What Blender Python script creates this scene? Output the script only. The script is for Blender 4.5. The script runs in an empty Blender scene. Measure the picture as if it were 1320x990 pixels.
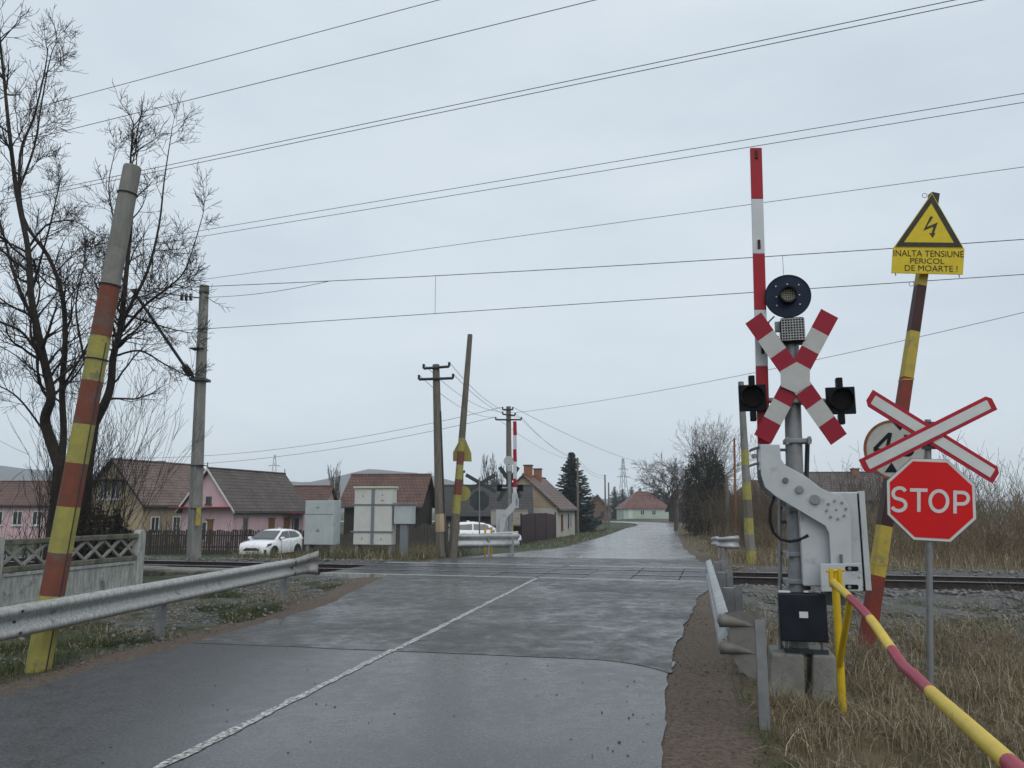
import bpy, bmesh, math, random
import numpy as np
from mathutils import Vector, Matrix, noise as mnoise

sc = bpy.context.scene
COL = sc.collection
R = math.radians

# ------------------------------------------------------------ camera, sky, sun
H = 1.65                                   # camera height above the road
TH = math.atan(160 / 990.0)                # pitched up: horizon sits below the middle
CT, ST = math.cos(TH), math.sin(TH)
cam = bpy.data.cameras.new('camera')
cam.sensor_width = 36
cam.lens = 27.0
cam.clip_start = 0.05
cam.clip_end = 20000
camo = bpy.data.objects.new('camera', cam)
camo.location = (0, 0, H)
camo.rotation_euler = (math.pi / 2 + TH, 0, 0)
COL.objects.link(camo)
sc.camera = camo

SUN_EL, SUN_AZ = R(46), R(158)             # behind the camera, a little to the right
world = bpy.data.worlds.new('World')
sc.world = world
world.use_nodes = True
wn = world.node_tree.nodes
wl = world.node_tree.links
wn.clear()
wout = wn.new('ShaderNodeOutputWorld')
wbg = wn.new('ShaderNodeBackground')
wbg.inputs['Strength'].default_value = 0.1
wsky = wn.new('ShaderNodeTexSky')
wsky.sky_type = 'NISHITA'
wsky.sun_disc = False
wsky.sun_elevation = SUN_EL
wsky.sun_rotation = SUN_AZ
wmix = wn.new('ShaderNodeMix')
wmix.data_type = 'RGBA'
wmix.inputs[0].default_value = 0.93
wtc = wn.new('ShaderNodeTexCoord')
wnz = wn.new('ShaderNodeTexNoise')         # faint structure of the cloud deck
wnz.inputs['Scale'].default_value = 2.2
wnz.inputs['Detail'].default_value = 5
wmp = wn.new('ShaderNodeMapping')
wmp.inputs['Scale'].default_value = (1, 1, 3)
wrp = wn.new('ShaderNodeValToRGB')
wrp.color_ramp.elements[0].position = 0.3
wrp.color_ramp.elements[1].position = 0.7
wrp.color_ramp.elements[0].color = (6.3, 7.25, 8.1, 1)
wrp.color_ramp.elements[1].color = (7.8, 8.6, 9.25, 1)
wl.new(wtc.outputs['Generated'], wmp.inputs[0])
wl.new(wmp.outputs[0], wnz.inputs['Vector'])
wl.new(wnz.outputs['Fac'], wrp.inputs[0])
wl.new(wsky.outputs[0], wmix.inputs[6])
wl.new(wrp.outputs[0], wmix.inputs[7])
wl.new(wmix.outputs[2], wbg.inputs['Color'])
wl.new(wbg.outputs[0], wout.inputs[0])

sun = bpy.data.lights.new('sun', 'SUN')
sun.energy = 1.3
sun.angle = R(60)
sun.color = (1.0, 0.97, 0.93)
suno = bpy.data.objects.new('sun', sun)
sd = Vector((math.sin(SUN_AZ) * math.cos(SUN_EL), math.cos(SUN_AZ) * math.cos(SUN_EL), math.sin(SUN_EL)))
suno.rotation_euler = (-sd).to_track_quat('-Z', 'Y').to_euler()
suno.location = (0, 0, 60)
COL.objects.link(suno)

sc.view_settings.view_transform = 'Standard'
sc.view_settings.look = 'None'
sc.view_settings.exposure = 0.0
sc.view_settings.gamma = 1.0
sc.view_settings.use_curve_mapping = False
sc.cycles.use_denoising = True
sc.cycles.max_bounces = 6
sc.cycles.diffuse_bounces = 3
sc.cycles.glossy_bounces = 3
sc.cycles.transmission_bounces = 3
sc.cycles.volume_bounces = 2
sc.cycles.transparent_max_bounces = 4
sc.cycles.caustics_reflective = False
sc.cycles.caustics_refractive = False

# ------------------------------------------------------------ picture geometry
def ray(px, py):
    u, v = (px - 660) / 990.0, (495 - py) / 990.0
    return Vector((u, CT - ST * v, ST + CT * v))
def atY(px, py, Y):
    d = ray(px, py)
    return Vector((0, 0, H)) + d * (Y / d.y)
def atZ(px, py, z=0.0):
    d = ray(px, py)
    return Vector((0, 0, H)) + d * ((z - H) / d.z)
def proj(p):
    q = Vector(p) - Vector((0, 0, H))
    dz = q.y * CT + q.z * ST
    return 660 + 990 * q.x / dz, 495 - 990 * (q.z * CT - q.y * ST) / dz

# ------------------------------------------------------------ terrain functions
def sm(t):
    t = np.clip(t, 0, 1)
    return t * t * (3 - 2 * t)
def rc(y):
    return 0.66 + 0.209 * (y - 19.3)
def offL(y):
    return np.interp(y, [0, 13, 19, 22, 25, 31, 38, 68, 120], [2.6, 2.55, 3.7, 4.3, 4.2, 3.0, 2.5, 2.45, 2.4])
def offR(y):
    return np.interp(y, [0, 9, 16, 21, 26, 36, 43, 68, 120], [3.1, 3.1, 3.6, 4.7, 3.95, 3.7, 3.65, 3.45, 3.1])
TA = math.atan2(-0.251, 0.968)             # bearing of the railway
T0 = Vector((0, 21.2, 0))
TD = Vector((0.968, -0.251, 0)).normalized()
TN = Vector((0.251, 0.968, 0)).normalized()
def sdist(x, y):
    return TN.x * x + TN.y * (y - 21.2)
def tp(u, s, z=0):
    return T0 + TD * u + TN * s + Vector((0, 0, z))
def zroad(x, y):
    return np.interp(sdist(x, y), [-100, 2.5, 9, 22, 46, 70, 88, 105, 125, 150, 400], [0, 0, -.1, -.45, -.68, -.74, -.63, -.43, -.37, -.45, -.6])
def zleft(x, y):
    return np.interp(sdist(x, y), [-100, 2.5, 4.2, 7, 12, 18, 40, 400], [0, 0, -.22, -.62, -1.0, -1.07, -1.1, -1.0])
def inroad(x, y):
    c = rc(y)
    return np.maximum(c - offL(y) - x, x - c - offR(y))   # <0 inside
def GZ(x, y):
    x = np.asarray(x, float); y = np.asarray(y, float)
    w = sm((rc(y) - 6 - x) / 6.0)
    z = zroad(x, y) * (1 - w) + zleft(x, y) * w
    e = inroad(x, y)
    s = sdist(x, y)
    z = z - 0.012 - 0.04 * sm(-e / 0.25) * (y < 93)
    # verges fall away a little from the road on the near side
    near = sm((-s - 2.2) / 2)
    z = z - near * 0.10 * sm((e - 0.6) / 2.5)
    # track formation
    z = np.where(np.abs(s) < 2.6, np.minimum(z, -0.24 + 0.2 * sm((np.abs(s) - 1.95) / 0.65)), z)
    z = z - 0.06 * sm((y - 86) / 4)
    return z
def gz(x, y):
    return float(GZ(x, y))

# ------------------------------------------------------------ materials
MATS = {}
def lk(nt, a, b):
    nt.links.new(a, b)
def mat(name, c1, c2=None, scale=6.0, rough=0.65, metal=0.0, bump=0.0, bscale=60.0, spec=0.25,
        stretch=(1, 1, 1), c3=None, s3=1.5, t3=0.55, r2=None, detail=6, coat=0.0, sharp=0.0, hole=None):
    """principled with two-tone noise, an optional third tone in larger patches, and fine relief"""
    m = bpy.data.materials.new(name)
    m.use_nodes = True
    nt = m.node_tree
    b = nt.nodes['Principled BSDF']
    tc = nt.nodes.new('ShaderNodeTexCoord')
    mp = nt.nodes.new('ShaderNodeMapping')
    mp.inputs['Scale'].default_value = stretch
    lk(nt, tc.outputs['Object'], mp.inputs[0])
    n1 = nt.nodes.new('ShaderNodeTexNoise')
    n1.inputs['Scale'].default_value = scale
    n1.inputs['Detail'].default_value = detail
    n1.inputs['Roughness'].default_value = 0.62
    lk(nt, mp.outputs[0], n1.inputs['Vector'])
    rp = nt.nodes.new('ShaderNodeValToRGB')
    rp.color_ramp.elements[0].position = 0.32 + sharp
    rp.color_ramp.elements[1].position = 0.68 - sharp
    c2 = c2 or tuple(x * 0.72 for x in c1)
    rp.color_ramp.elements[0].color = (*c2, 1)
    rp.color_ramp.elements[1].color = (*c1, 1)
    lk(nt, n1.outputs['Fac'], rp.inputs[0])
    colout = rp.outputs[0]
    if c3:
        n3 = nt.nodes.new('ShaderNodeTexNoise')
        n3.inputs['Scale'].default_value = s3
        n3.inputs['Detail'].default_value = 8
        n3.inputs['Roughness'].default_value = 0.7
        lk(nt, tc.outputs['Object'], n3.inputs['Vector'])
        r3 = nt.nodes.new('ShaderNodeValToRGB')
        r3.color_ramp.elements[0].position = t3
        r3.color_ramp.elements[1].position = t3 + 0.09
        lk(nt, n3.outputs['Fac'], r3.inputs[0])
        mx = nt.nodes.new('ShaderNodeMix')
        mx.data_type = 'RGBA'
        lk(nt, r3.outputs[0], mx.inputs[0])
        lk(nt, colout, mx.inputs[6])
        mx.inputs[7].default_value = (*c3, 1)
        colout = mx.outputs[2]
    lk(nt, colout, b.inputs['Base Color'])
    b.inputs['Metallic'].default_value = metal
    b.inputs['Specular IOR Level'].default_value = spec
    b.inputs['Coat Weight'].default_value = coat
    if r2 is None:
        b.inputs['Roughness'].default_value = rough
    else:
        mr = nt.nodes.new('ShaderNodeMapRange')
        mr.inputs['From Min'].default_value = 0.3
        mr.inputs['From Max'].default_value = 0.7
        mr.inputs['To Min'].default_value = rough
        mr.inputs['To Max'].default_value = r2
        lk(nt, n1.outputs['Fac'], mr.inputs['Value'])
        lk(nt, mr.outputs[0], b.inputs['Roughness'])
    if bump:
        nb = nt.nodes.new('ShaderNodeTexNoise')
        nb.inputs['Scale'].default_value = bscale
        nb.inputs['Detail'].default_value = 4
        lk(nt, mp.outputs[0], nb.inputs['Vector'])
        bp = nt.nodes.new('ShaderNodeBump')
        bp.inputs['Strength'].default_value = bump
        bp.inputs['Distance'].default_value = 0.02
        lk(nt, nb.outputs['Fac'], bp.inputs['Height'])
        lk(nt, bp.outputs[0], b.inputs['Normal'])
    MATS[name] = m
    return m

def roof_mat(name, c1, c2, mortar, row=0.32):
    m = bpy.data.materials.new(name)
    m.use_nodes = True
    nt = m.node_tree
    b = nt.nodes['Principled BSDF']
    tc = nt.nodes.new('ShaderNodeTexCoord')
    sx = nt.nodes.new('ShaderNodeSeparateXYZ')
    lk(nt, tc.outputs['Object'], sx.inputs[0])
    cb = nt.nodes.new('ShaderNodeCombineXYZ')
    lk(nt, sx.outputs['Y'], cb.inputs[0])
    lk(nt, sx.outputs['Z'], cb.inputs[1])
    br = nt.nodes.new('ShaderNodeTexBrick')
    br.inputs['Color1'].default_value = (*c1, 1)
    br.inputs['Color2'].default_value = (*c2, 1)
    br.inputs['Mortar'].default_value = (*mortar, 1)
    br.inputs['Scale'].default_value = 1.0
    br.inputs['Mortar Size'].default_value = 0.03
    br.inputs['Brick Width'].default_value = row * 0.8
    br.inputs['Row Height'].default_value = row * 0.7
    br.inputs['Mortar Smooth'].default_value = 0.3
    lk(nt, cb.outputs[0], br.inputs['Vector'])
    n3 = nt.nodes.new('ShaderNodeTexNoise')
    n3.inputs['Scale'].default_value = 0.9
    n3.inputs['Detail'].default_value = 8
    n3.inputs['Roughness'].default_value = 0.75
    lk(nt, tc.outputs['Object'], n3.inputs['Vector'])
    r3 = nt.nodes.new('ShaderNodeValToRGB')
    r3.color_ramp.elements[0].position = 0.42
    r3.color_ramp.elements[1].position = 0.66
    r3.color_ramp.elements[0].color = (1, 1, 1, 1)
    r3.color_ramp.elements[1].color = (0.45, 0.45, 0.43, 1)
    lk(nt, n3.outputs['Fac'], r3.inputs[0])
    mx = nt.nodes.new('ShaderNodeMix')
    mx.data_type = 'RGBA'
    mx.blend_type = 'MULTIPLY'
    mx.inputs[0].default_value = 1.0
    lk(nt, br.outputs['Color'], mx.inputs[6])
    lk(nt, r3.outputs[0], mx.inputs[7])
    lk(nt, mx.outputs[2], b.inputs['Base Color'])
    b.inputs['Roughness'].default_value = 0.6
    bp = nt.nodes.new('ShaderNodeBump')
    bp.inputs['Strength'].default_value = 0.8
    bp.inputs['Distance'].default_value = 0.05
    bp.invert = True
    lk(nt, br.outputs['Fac'], bp.inputs['Height'])
    lk(nt, bp.outputs[0], b.inputs['Normal'])
    MATS[name] = m
    return m

def attr_mat(name, rough=0.8, spec=0.3):
    m = bpy.data.materials.new(name)
    m.use_nodes = True
    nt = m.node_tree
    b = nt.nodes['Principled BSDF']
    a = nt.nodes.new('ShaderNodeAttribute')
    a.attribute_name = 'tint'
    lk(nt, a.outputs['Color'], b.inputs['Base Color'])
    b.inputs['Roughness'].default_value = rough
    b.inputs['Specular IOR Level'].default_value = spec
    MATS[name] = m
    return m

def asphalt(name, dark, light, rlo, rhi, pscale, bumpy, grain=140, dryleft=0.0):
    m = bpy.data.materials.new(name)
    m.use_nodes = True
    nt = m.node_tree
    b = nt.nodes['Principled BSDF']
    tc = nt.nodes.new('ShaderNodeTexCoord')
    def nz(scale, det, rg=0.6, dist=0.0):
        n = nt.nodes.new('ShaderNodeTexNoise')
        n.inputs['Scale'].default_value = scale
        n.inputs['Detail'].default_value = det
        n.inputs['Roughness'].default_value = rg
        n.inputs['Distortion'].default_value = dist
        lk(nt, tc.outputs['Object'], n.inputs['Vector'])
        return n
    big = nz(pscale, 12, 0.80, 0.3)
    fine = nz(grain, 3)
    wide = nz(0.35, 3)
    mr = nt.nodes.new('ShaderNodeMapRange')
    mr.inputs['From Min'].default_value = 0.38
    mr.inputs['From Max'].default_value = 0.64
    mr.inputs['To Min'].default_value = rlo
    mr.inputs['To Max'].default_value = rhi
    ad = nt.nodes.new('ShaderNodeMath')
    ad.operation = 'MULTIPLY_ADD'
    lk(nt, wide.outputs['Fac'], ad.inputs[0])
    ad.inputs[1].default_value = 0.5
    lk(nt, big.outputs['Fac'], ad.inputs[2])
    sb = nt.nodes.new('ShaderNodeMath')
    sb.operation = 'SUBTRACT'
    lk(nt, ad.outputs[0], sb.inputs[0])
    sb.inputs[1].default_value = 0.25
    lk(nt, sb.outputs[0], mr.inputs['Value'])
    rough_out = mr.outputs[0]
    if dryleft:                            # the left lane has drained, the right still carries a film
        sx = nt.nodes.new('ShaderNodeSeparateXYZ')
        lk(nt, tc.outputs['Object'], sx.inputs[0])
        la = nt.nodes.new('ShaderNodeMath'); la.operation = 'MULTIPLY_ADD'
        lk(nt, sx.outputs['Y'], la.inputs[0]); la.inputs[1].default_value = -.209
        lk(nt, sx.outputs['X'], la.inputs[2])
        lm = nt.nodes.new('ShaderNodeMapRange')
        lm.interpolation_type = 'SMOOTHSTEP'
        lm.inputs['From Min'].default_value = -6.0; lm.inputs['From Max'].default_value = -3.0
        lm.inputs['To Min'].default_value = dryleft; lm.inputs['To Max'].default_value = 0.0
        lk(nt, la.outputs[0], lm.inputs['Value'])
        lad = nt.nodes.new('ShaderNodeMath'); lad.operation = 'ADD'
        lk(nt, mr.outputs[0], lad.inputs[0]); lk(nt, lm.outputs[0], lad.inputs[1])
        rough_out = lad.outputs[0]
    lk(nt, rough_out, b.inputs['Roughness'])
    rp = nt.nodes.new('ShaderNodeValToRGB')
    rp.color_ramp.elements[0].position = 0.40
    rp.color_ramp.elements[1].position = 0.62
    rp.color_ramp.elements[0].color = (*dark, 1)
    rp.color_ramp.elements[1].color = (*light, 1)
    mxv = nt.nodes.new('ShaderNodeMath')
    mxv.operation = 'MULTIPLY_ADD'
    lk(nt, fine.outputs['Fac'], mxv.inputs[0])
    mxv.inputs[1].default_value = 0.6
    mxv2 = nt.nodes.new('ShaderNodeMath')
    mxv2.operation = 'MULTIPLY'
    lk(nt, big.outputs['Fac'], mxv2.inputs[0])
    mxv2.inputs[1].default_value = 0.4
    lk(nt, mxv2.outputs[0], mxv.inputs[2])
    lk(nt, mxv.outputs[0], rp.inputs[0])
    lk(nt, rp.outputs[0], b.inputs['Base Color'])
    b.inputs['Specular IOR Level'].default_value = 0.75
    # relief: grain everywhere, flattened where the water film stands
    bp = nt.nodes.new('ShaderNodeBump')
    bp.inputs['Distance'].default_value = 0.006
    ms = nt.nodes.new('ShaderNodeMapRange')
    ms.inputs['From Min'].default_value = 0.4
    ms.inputs['From Max'].default_value = 0.65
    ms.inputs['To Min'].default_value = bumpy * 0.25
    ms.inputs['To Max'].default_value = bumpy
    lk(nt, sb.outputs[0], ms.inputs['Value'])
    lk(nt, ms.outputs[0], bp.inputs['Strength'])
    lk(nt, fine.outputs['Fac'], bp.inputs['Height'])
    lk(nt, bp.outputs[0], b.inputs['Normal'])
    MATS[name] = m
    return m

asphalt('asphalt_smooth', (.006, .006, .007), (.078, .078, .079), 0.22, 0.38, 5.0, 0.5, 42, dryleft=.34)
asphalt('asphalt_old', (.007, .0068, .0066), (.062, .057, .052), 0.24, 0.72, 2.6, .4, 45)
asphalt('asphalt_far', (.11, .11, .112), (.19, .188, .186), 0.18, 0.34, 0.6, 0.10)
mat('road_paint', (.58, .58, .56), (.05, .05, .05), 26, .45, bump=.3, bscale=150, sharp=.06, detail=8)
mat('panel', (.045, .046, .05), (.024, .024, .026), 5, .22, bump=.35, bscale=45, r2=.5)
mat('rail_side', (.045, .032, .026), (.02, .016, .014), 8, .7, bump=.3)
mat('rail_top', (.42, .43, .45), (.25, .25, .26), 20, .28, metal=.9)
mat('sleeper', (.20, .19, .17), (.09, .085, .08), 5, .8, bump=.4)
mat('stone', (.22, .215, .21), (.08, .078, .076), 5, .7, bump=.4, bscale=30, c3=(.12, .095, .075), s3=2.0, t3=.55)
mat('grit', (.15, .13, .11), (.05, .043, .036), 3, .8)
mat('galv', (.40, .415, .42), (.27, .28, .285), 5, .42, metal=.35, bump=.08, bscale=25, c3=(.22, .22, .21), s3=2.2, t3=.62)
mat('galv_dirty', (.29, .295, .285), (.18, .18, .168), 4, .5, metal=.25, stretch=(3, 3, .8), c3=(.15, .145, .125), s3=3, t3=.60)
mat('flap', (.19, .185, .168), (.10, .096, .085), 5, .6, metal=.1, c3=(.09, .082, .07), s3=5, t3=.56)
mat('galv_streak', (.42, .43, .42), (.27, .27, .255), 4, .5, metal=.2, stretch=(9, 9, .9), c3=(.15, .145, .125), s3=3, t3=.60, sharp=.08)
mat('galv_post', (.27, .28, .29), (.19, .195, .20), 6, .5, metal=.35)
mat('steel_dark', (.075, .08, .085), (.04, .042, .045), 9, .5, metal=.4)
mat('concrete', (.25, .245, .225), (.15, .145, .13), 4, .85, bump=.35, bscale=35, c3=(.09, .09, .075), s3=2.5, t3=.58)
mat('concrete_pale', (.38, .39, .37), (.22, .225, .21), 4, .85, bump=.4, bscale=30, stretch=(4, 4, .7), c3=(.13, .135, .11), s3=2.6, t3=.56, sharp=.05)
mat('concrete_dark', (.16, .155, .125), (.07, .07, .05), 5, .9, bump=.45, bscale=30, c3=(.055, .065, .03), s3=3, t3=.55)
mat('pole_concrete', (.24, .24, .22), (.15, .15, .135), 3, .85, bump=.3, bscale=40, stretch=(2, 2, .6), c3=(.11, .115, .10), s3=2, t3=.57)
mat('pole_wood', (.185, .165, .135), (.10, .088, .07), 5, .9, bump=.4, stretch=(5, 5, .5))
mat('pole_yellow', (.46, .35, .05), (.34, .265, .055), 7, .6, bump=.2, c3=(.22, .19, .10), s3=5, t3=.56)
mat('pole_red', (.22, .036, .022), (.14, .034, .024), 6, .65, bump=.2, c3=(.11, .065, .05), s3=4, t3=.57)
mat('pole_olive', (.35, .31, .075), (.25, .23, .075), 7, .7, bump=.3, c3=(.17, .165, .10), s3=6, t3=.555)
mat('pole_brick', (.19, .058, .034), (.13, .052, .038), 6, .75, bump=.3, c3=(.13, .085, .068), s3=5, t3=.525)
mat('pole_maroon', (.055, .014, .012), (.03, .012, .012), 8, .5, c3=(.14, .03, .015), s3=6, t3=.66)
mat('sign_yellow', (.66, .50, .012), (.56, .42, .015), 9, .45, c3=(.36, .28, .04), s3=7, t3=.68)
mat('sign_black', (.018, .018, .016), (.04, .036, .02), 12, .5, c3=(.28, .22, .02), s3=7, t3=.62)
mat('sign_red', (.60, .008, .010), (.53, .008, .010), 3, .4, spec=.2, c3=(.44, .012, .014), s3=2.5, t3=.6)
mat('sign_rim', (.40, .012, .03), (.34, .012, .028), 5, .4)
mat('sign_white', (.60, .61, .60), (.53, .54, .53), 6, .35, c3=(.42, .42, .41), s3=6, t3=.68)
mat('sign_old', (.42, .42, .39), (.34, .34, .31), 8, .6, c3=(.20, .12, .07), s3=4, t3=.62)
mat('sign_rust', (.24, .10, .045), (.15, .06, .03), 10, .8)
mat('sign_back', (.075, .085, .09), (.05, .058, .062), 5, .55, metal=.3)
mat('board_red', (.28, .010, .026), (.24, .010, .024), 6, .45, c3=(.17, .018, .028), s3=5, t3=.7)
mat('board_white', (.48, .48, .46), (.40, .40, .385), 6, .5, c3=(.33, .33, .31), s3=5, t3=.66)
mat('arm_red', (.36, .012, .026), (.31, .011, .022), 5, .35)
mat('arm_white', (.58, .60, .61), (.50, .52, .53), 5, .35)
mat('machine', (.48, .505, .515), (.40, .42, .43), 3, .42, c3=(.30, .315, .32), s3=4, t3=.575)
mat('machine_dark', (.16, .17, .18), (.11, .115, .12), 6, .5)
mat('lamp_black', (.006, .007, .011), (.004, .005, .007), 8, .45, spec=.14)
mat('dish_navy', (.008, .02, .05), (.006, .013, .034), 6, .35, spec=.2)
mat('lens_dark', (.006, .003, .003), (.004, .002, .002), 8, .4, spec=.12)
mat('lens_clear', (.80, .74, .58), (.6, .55, .42), 30, .2)
mat('grille', (.45, .45, .43), (.3, .3, .29), 20, .5, metal=.2)
mat('rubber', (.012, .012, .013), (.02, .02, .02), 20, .55)
mat('box_black', (.010, .013, .020), (.017, .02, .028), 5, .45, c3=(.03, .033, .04), s3=6, t3=.66, spec=.2)
mat('bolt', (.30, .31, .32), (.16, .165, .17), 20, .4, metal=.6)
mat('yellow_paint', (.62, .42, .015), (.50, .33, .02), 9, .45, c3=(.22, .13, .03), s3=10, t3=.66)
mat('pipe_yellow', (.64, .47, .06), (.54, .39, .06), 8, .4, c3=(.26, .18, .07), s3=9, t3=.61, bump=.1)
mat('pipe_red', (.34, .045, .075), (.27, .04, .065), 8, .42, c3=(.15, .05, .045), s3=8, t3=.61, bump=.1)
mat('white_label', (.7, .7, .7), (.6, .6, .6), 10, .5)
mat('cabinet', (.58, .59, .55), (.50, .51, .475), 2.5, .5, c3=(.33, .345, .33), s3=2, t3=.63)
mat('cabinet_grey', (.45, .49, .49), (.37, .41, .415), 2.5, .5, c3=(.24, .27, .275), s3=2.2, t3=.6)
mat('cabinet_top', (.58, .56, .42), (.5, .48, .37), 3, .5)
mat('cabinet_strip', (.20, .22, .235), (.15, .165, .175), 4, .5)
mat('mark_red', (.5, .16, .10), (.45, .2, .15), 20, .6)
mat('mark_grey', (.25, .26, .26), (.2, .21, .21), 20, .6)
mat('car_white', (.84, .85, .86), (.80, .81, .82), 2, .22, coat=.6)
mat('car_black', (.015, .015, .017), (.02, .02, .022), 12, .5)
mat('car_glass', (.035, .042, .048), (.03, .036, .042), 2, .06, spec=.9)
mat('car_lamp', (.10, .10, .12), (.05, .05, .06), 20, .1)
mat('car_tail', (.25, .012, .014), (.2, .01, .01), 10, .2)
mat('tyre', (.014, .014, .015), (.02, .02, .02), 12, .8)
mat('rim', (.20, .20, .21), (.05, .05, .055), 14, .35, metal=.6)
mat('plate', (.6, .62, .62), (.12, .13, .14), 30, .5, sharp=.1)
mat('wall_pink', (.58, .40, .425), (.50, .345, .365), 2, .85, c3=(.42, .26, .275), s3=1.2, t3=.6)
mat('wall_pale', (.46, .36, .36), (.40, .31, .31), 2, .85, c3=(.33, .27, .26), s3=1.2, t3=.58)
mat('wall_beige', (.38, .30, .195), (.28, .225, .15), 1.6, .9, c3=(.20, .175, .14), s3=1.1, t3=.55)
mat('wall_cream', (.52, .495, .44), (.44, .415, .365), 1.5, .9, c3=(.27, .25, .21), s3=1.4, t3=.6)
mat('wall_tan', (.43, .34, .235), (.36, .28, .195), 1.5, .9, c3=(.25, .19, .13), s3=1.4, t3=.6)
mat('wall_mint', (.42, .49, .42), (.36, .43, .37), 2, .85)
mat('wall_grey', (.20, .185, .16), (.15, .14, .12), 1.5, .9, c3=(.11, .10, .085), s3=1.5, t3=.56)
mat('wall_brick', (.17, .105, .075), (.12, .075, .055), 3, .9)
mat('wood_dark', (.040, .032, .026), (.018, .015, .013), 5, .85, stretch=(6, 6, .6), bump=.3)
mat('wood_grey', (.085, .078, .068), (.045, .040, .035), 5, .9, stretch=(6, 6, .6), bump=.3)
mat('wood_brown', (.20, .095, .04), (.14, .07, .03), 4, .7)
mat('fence_maroon', (.035, .014, .018), (.028, .011, .014), 3, .5)
mat('trim_red', (.28, .03, .03), (.2, .03, .03), 6, .5)
mat('trim_white', (.6, .6, .58), (.5, .5, .48), 6, .6)
mat('shutter', (.02, .025, .05), (.015, .02, .04), 6, .6)
mat('green_sign', (.03, .20, .10), (.03, .17, .09), 10, .5)
mat('glass', (.035, .04, .045), (.02, .024, .028), 1.5, .1, spec=.8)
mat('chimney', (.30, .13, .07), (.22, .09, .05), 6, .9, bump=.3)
roof_mat('roof_brown', (.145, .105, .085), (.095, .07, .06), (.03, .024, .02))
roof_mat('roof_tile', (.23, .145, .115), (.16, .10, .08), (.05, .033, .028))
roof_mat('roof_rust', (.155, .065, .04), (.115, .05, .034), (.045, .024, .018))
roof_mat('roof_red', (.21, .078, .056), (.165, .062, .048), (.1, .035, .03))
roof_mat('roof_dark', (.05, .044, .04), (.036, .032, .03), (.018, .016, .015))
mat('bark', (.042, .034, .028), (.018, .015, .013), 9, .9, bump=.5, bscale=40, stretch=(2, 2, .6))
mat('bark_far', (.10, .085, .072), (.065, .055, .048), 6, .9)
mat('bark_green', (.22, .165, .10), (.10, .078, .05), .8, .9)
mat('bark_hedge', (.14, .105, .068), (.06, .047, .033), .8, .9)
mat('wire', (.03, .03, .032), (.02, .02, .022), 3, .5, metal=.3)
mat('insulator', (.03, .022, .02), (.02, .015, .014), 10, .25)
mat('hill', (.13, .135, .135), (.10, .105, .105), .01, .95)  # base tone lifted a little, standing in for part of the haze
mat('pylon', (.16, .17, .18), (.12, .13, .14), 4, .6, metal=.3)
attr_mat('grass')
attr_mat('needles', .75, .25)

def ground_mat():
    m = bpy.data.materials.new('ground')
    m.use_nodes = True
    nt = m.node_tree
    b = nt.nodes['Principled BSDF']
    tc = nt.nodes.new('ShaderNodeTexCoord')
    at = nt.nodes.new('ShaderNodeAttribute')
    at.attribute_name = 'zone'
    sp = nt.nodes.new('ShaderNodeSeparateColor')
    lk(nt, at.outputs['Color'], sp.inputs[0])
    def nz(scale, det, rg=.65):
        n = nt.nodes.new('ShaderNodeTexNoise')
        n.inputs['Scale'].default_value = scale
        n.inputs['Detail'].default_value = det
        n.inputs['Roughness'].default_value = rg
        lk(nt, tc.outputs['Object'], n.inputs['Vector'])
        return n
    def ramp(f, a, c, p0=.35, p1=.66):
        r = nt.nodes.new('ShaderNodeValToRGB')
        r.color_ramp.elements[0].position = p0
        r.color_ramp.elements[1].position = p1
        r.color_ramp.elements[0].color = (*a, 1)
        r.color_ramp.elements[1].color = (*c, 1)
        lk(nt, f, r.inputs[0])
        return r.outputs[0]
    n1, n2, n3 = nz(3.0, 8), nz(28, 5), nz(0.7, 5)
    dirt = ramp(n2.outputs['Fac'], (.045, .033, .024), (.175, .130, .095), .3, .75)
    grav = ramp(n2.outputs['Fac'], (.035, .033, .030), (.165, .158, .148), .3, .72)
    dry = ramp(n1.outputs['Fac'], (.055, .042, .024), (.15, .118, .065))
    grn = ramp(n1.outputs['Fac'], (.018, .026, .009), (.055, .070, .022))
    def mix(fac, a, c):
        x = nt.nodes.new('ShaderNodeMix')
        x.data_type = 'RGBA'
        lk(nt, fac, x.inputs[0]); lk(nt, a, x.inputs[6]); lk(nt, c, x.inputs[7])
        return x.outputs[2]
    def fac(chan, nn):
        a = nt.nodes.new('ShaderNodeMath'); a.operation = 'MULTIPLY_ADD'
        lk(nt, nn, a.inputs[0]); a.inputs[1].default_value = 1.1; a.inputs[2].default_value = -.55
        c = nt.nodes.new('ShaderNodeMath'); c.operation = 'ADD'
        lk(nt, a.outputs[0], c.inputs[0]); lk(nt, sp.outputs[chan], c.inputs[1])
        d = nt.nodes.new('ShaderNodeMapRange')
        d.inputs['From Min'].default_value = .38; d.inputs['From Max'].default_value = .62
        lk(nt, c.outputs[0], d.inputs['Value'])
        return d.outputs[0]
    col = mix(fac(2, n3.outputs['Fac']), dry, grn)
    col = mix(fac(1, n1.outputs['Fac']), col, grav)
    col = mix(fac(0, n1.outputs['Fac']), col, dirt)
    lk(nt, col, b.inputs['Base Color'])
    b.inputs['Roughness'].default_value = .8
    b.inputs['Specular IOR Level'].default_value = .3
    bp = nt.nodes.new('ShaderNodeBump')
    bp.inputs['Strength'].default_value = .7
    bp.inputs['Distance'].default_value = .04
    lk(nt, n2.outputs['Fac'], bp.inputs['Height'])
    lk(nt, bp.outputs[0], b.inputs['Normal'])
    MATS['ground'] = m
ground_mat()

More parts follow.
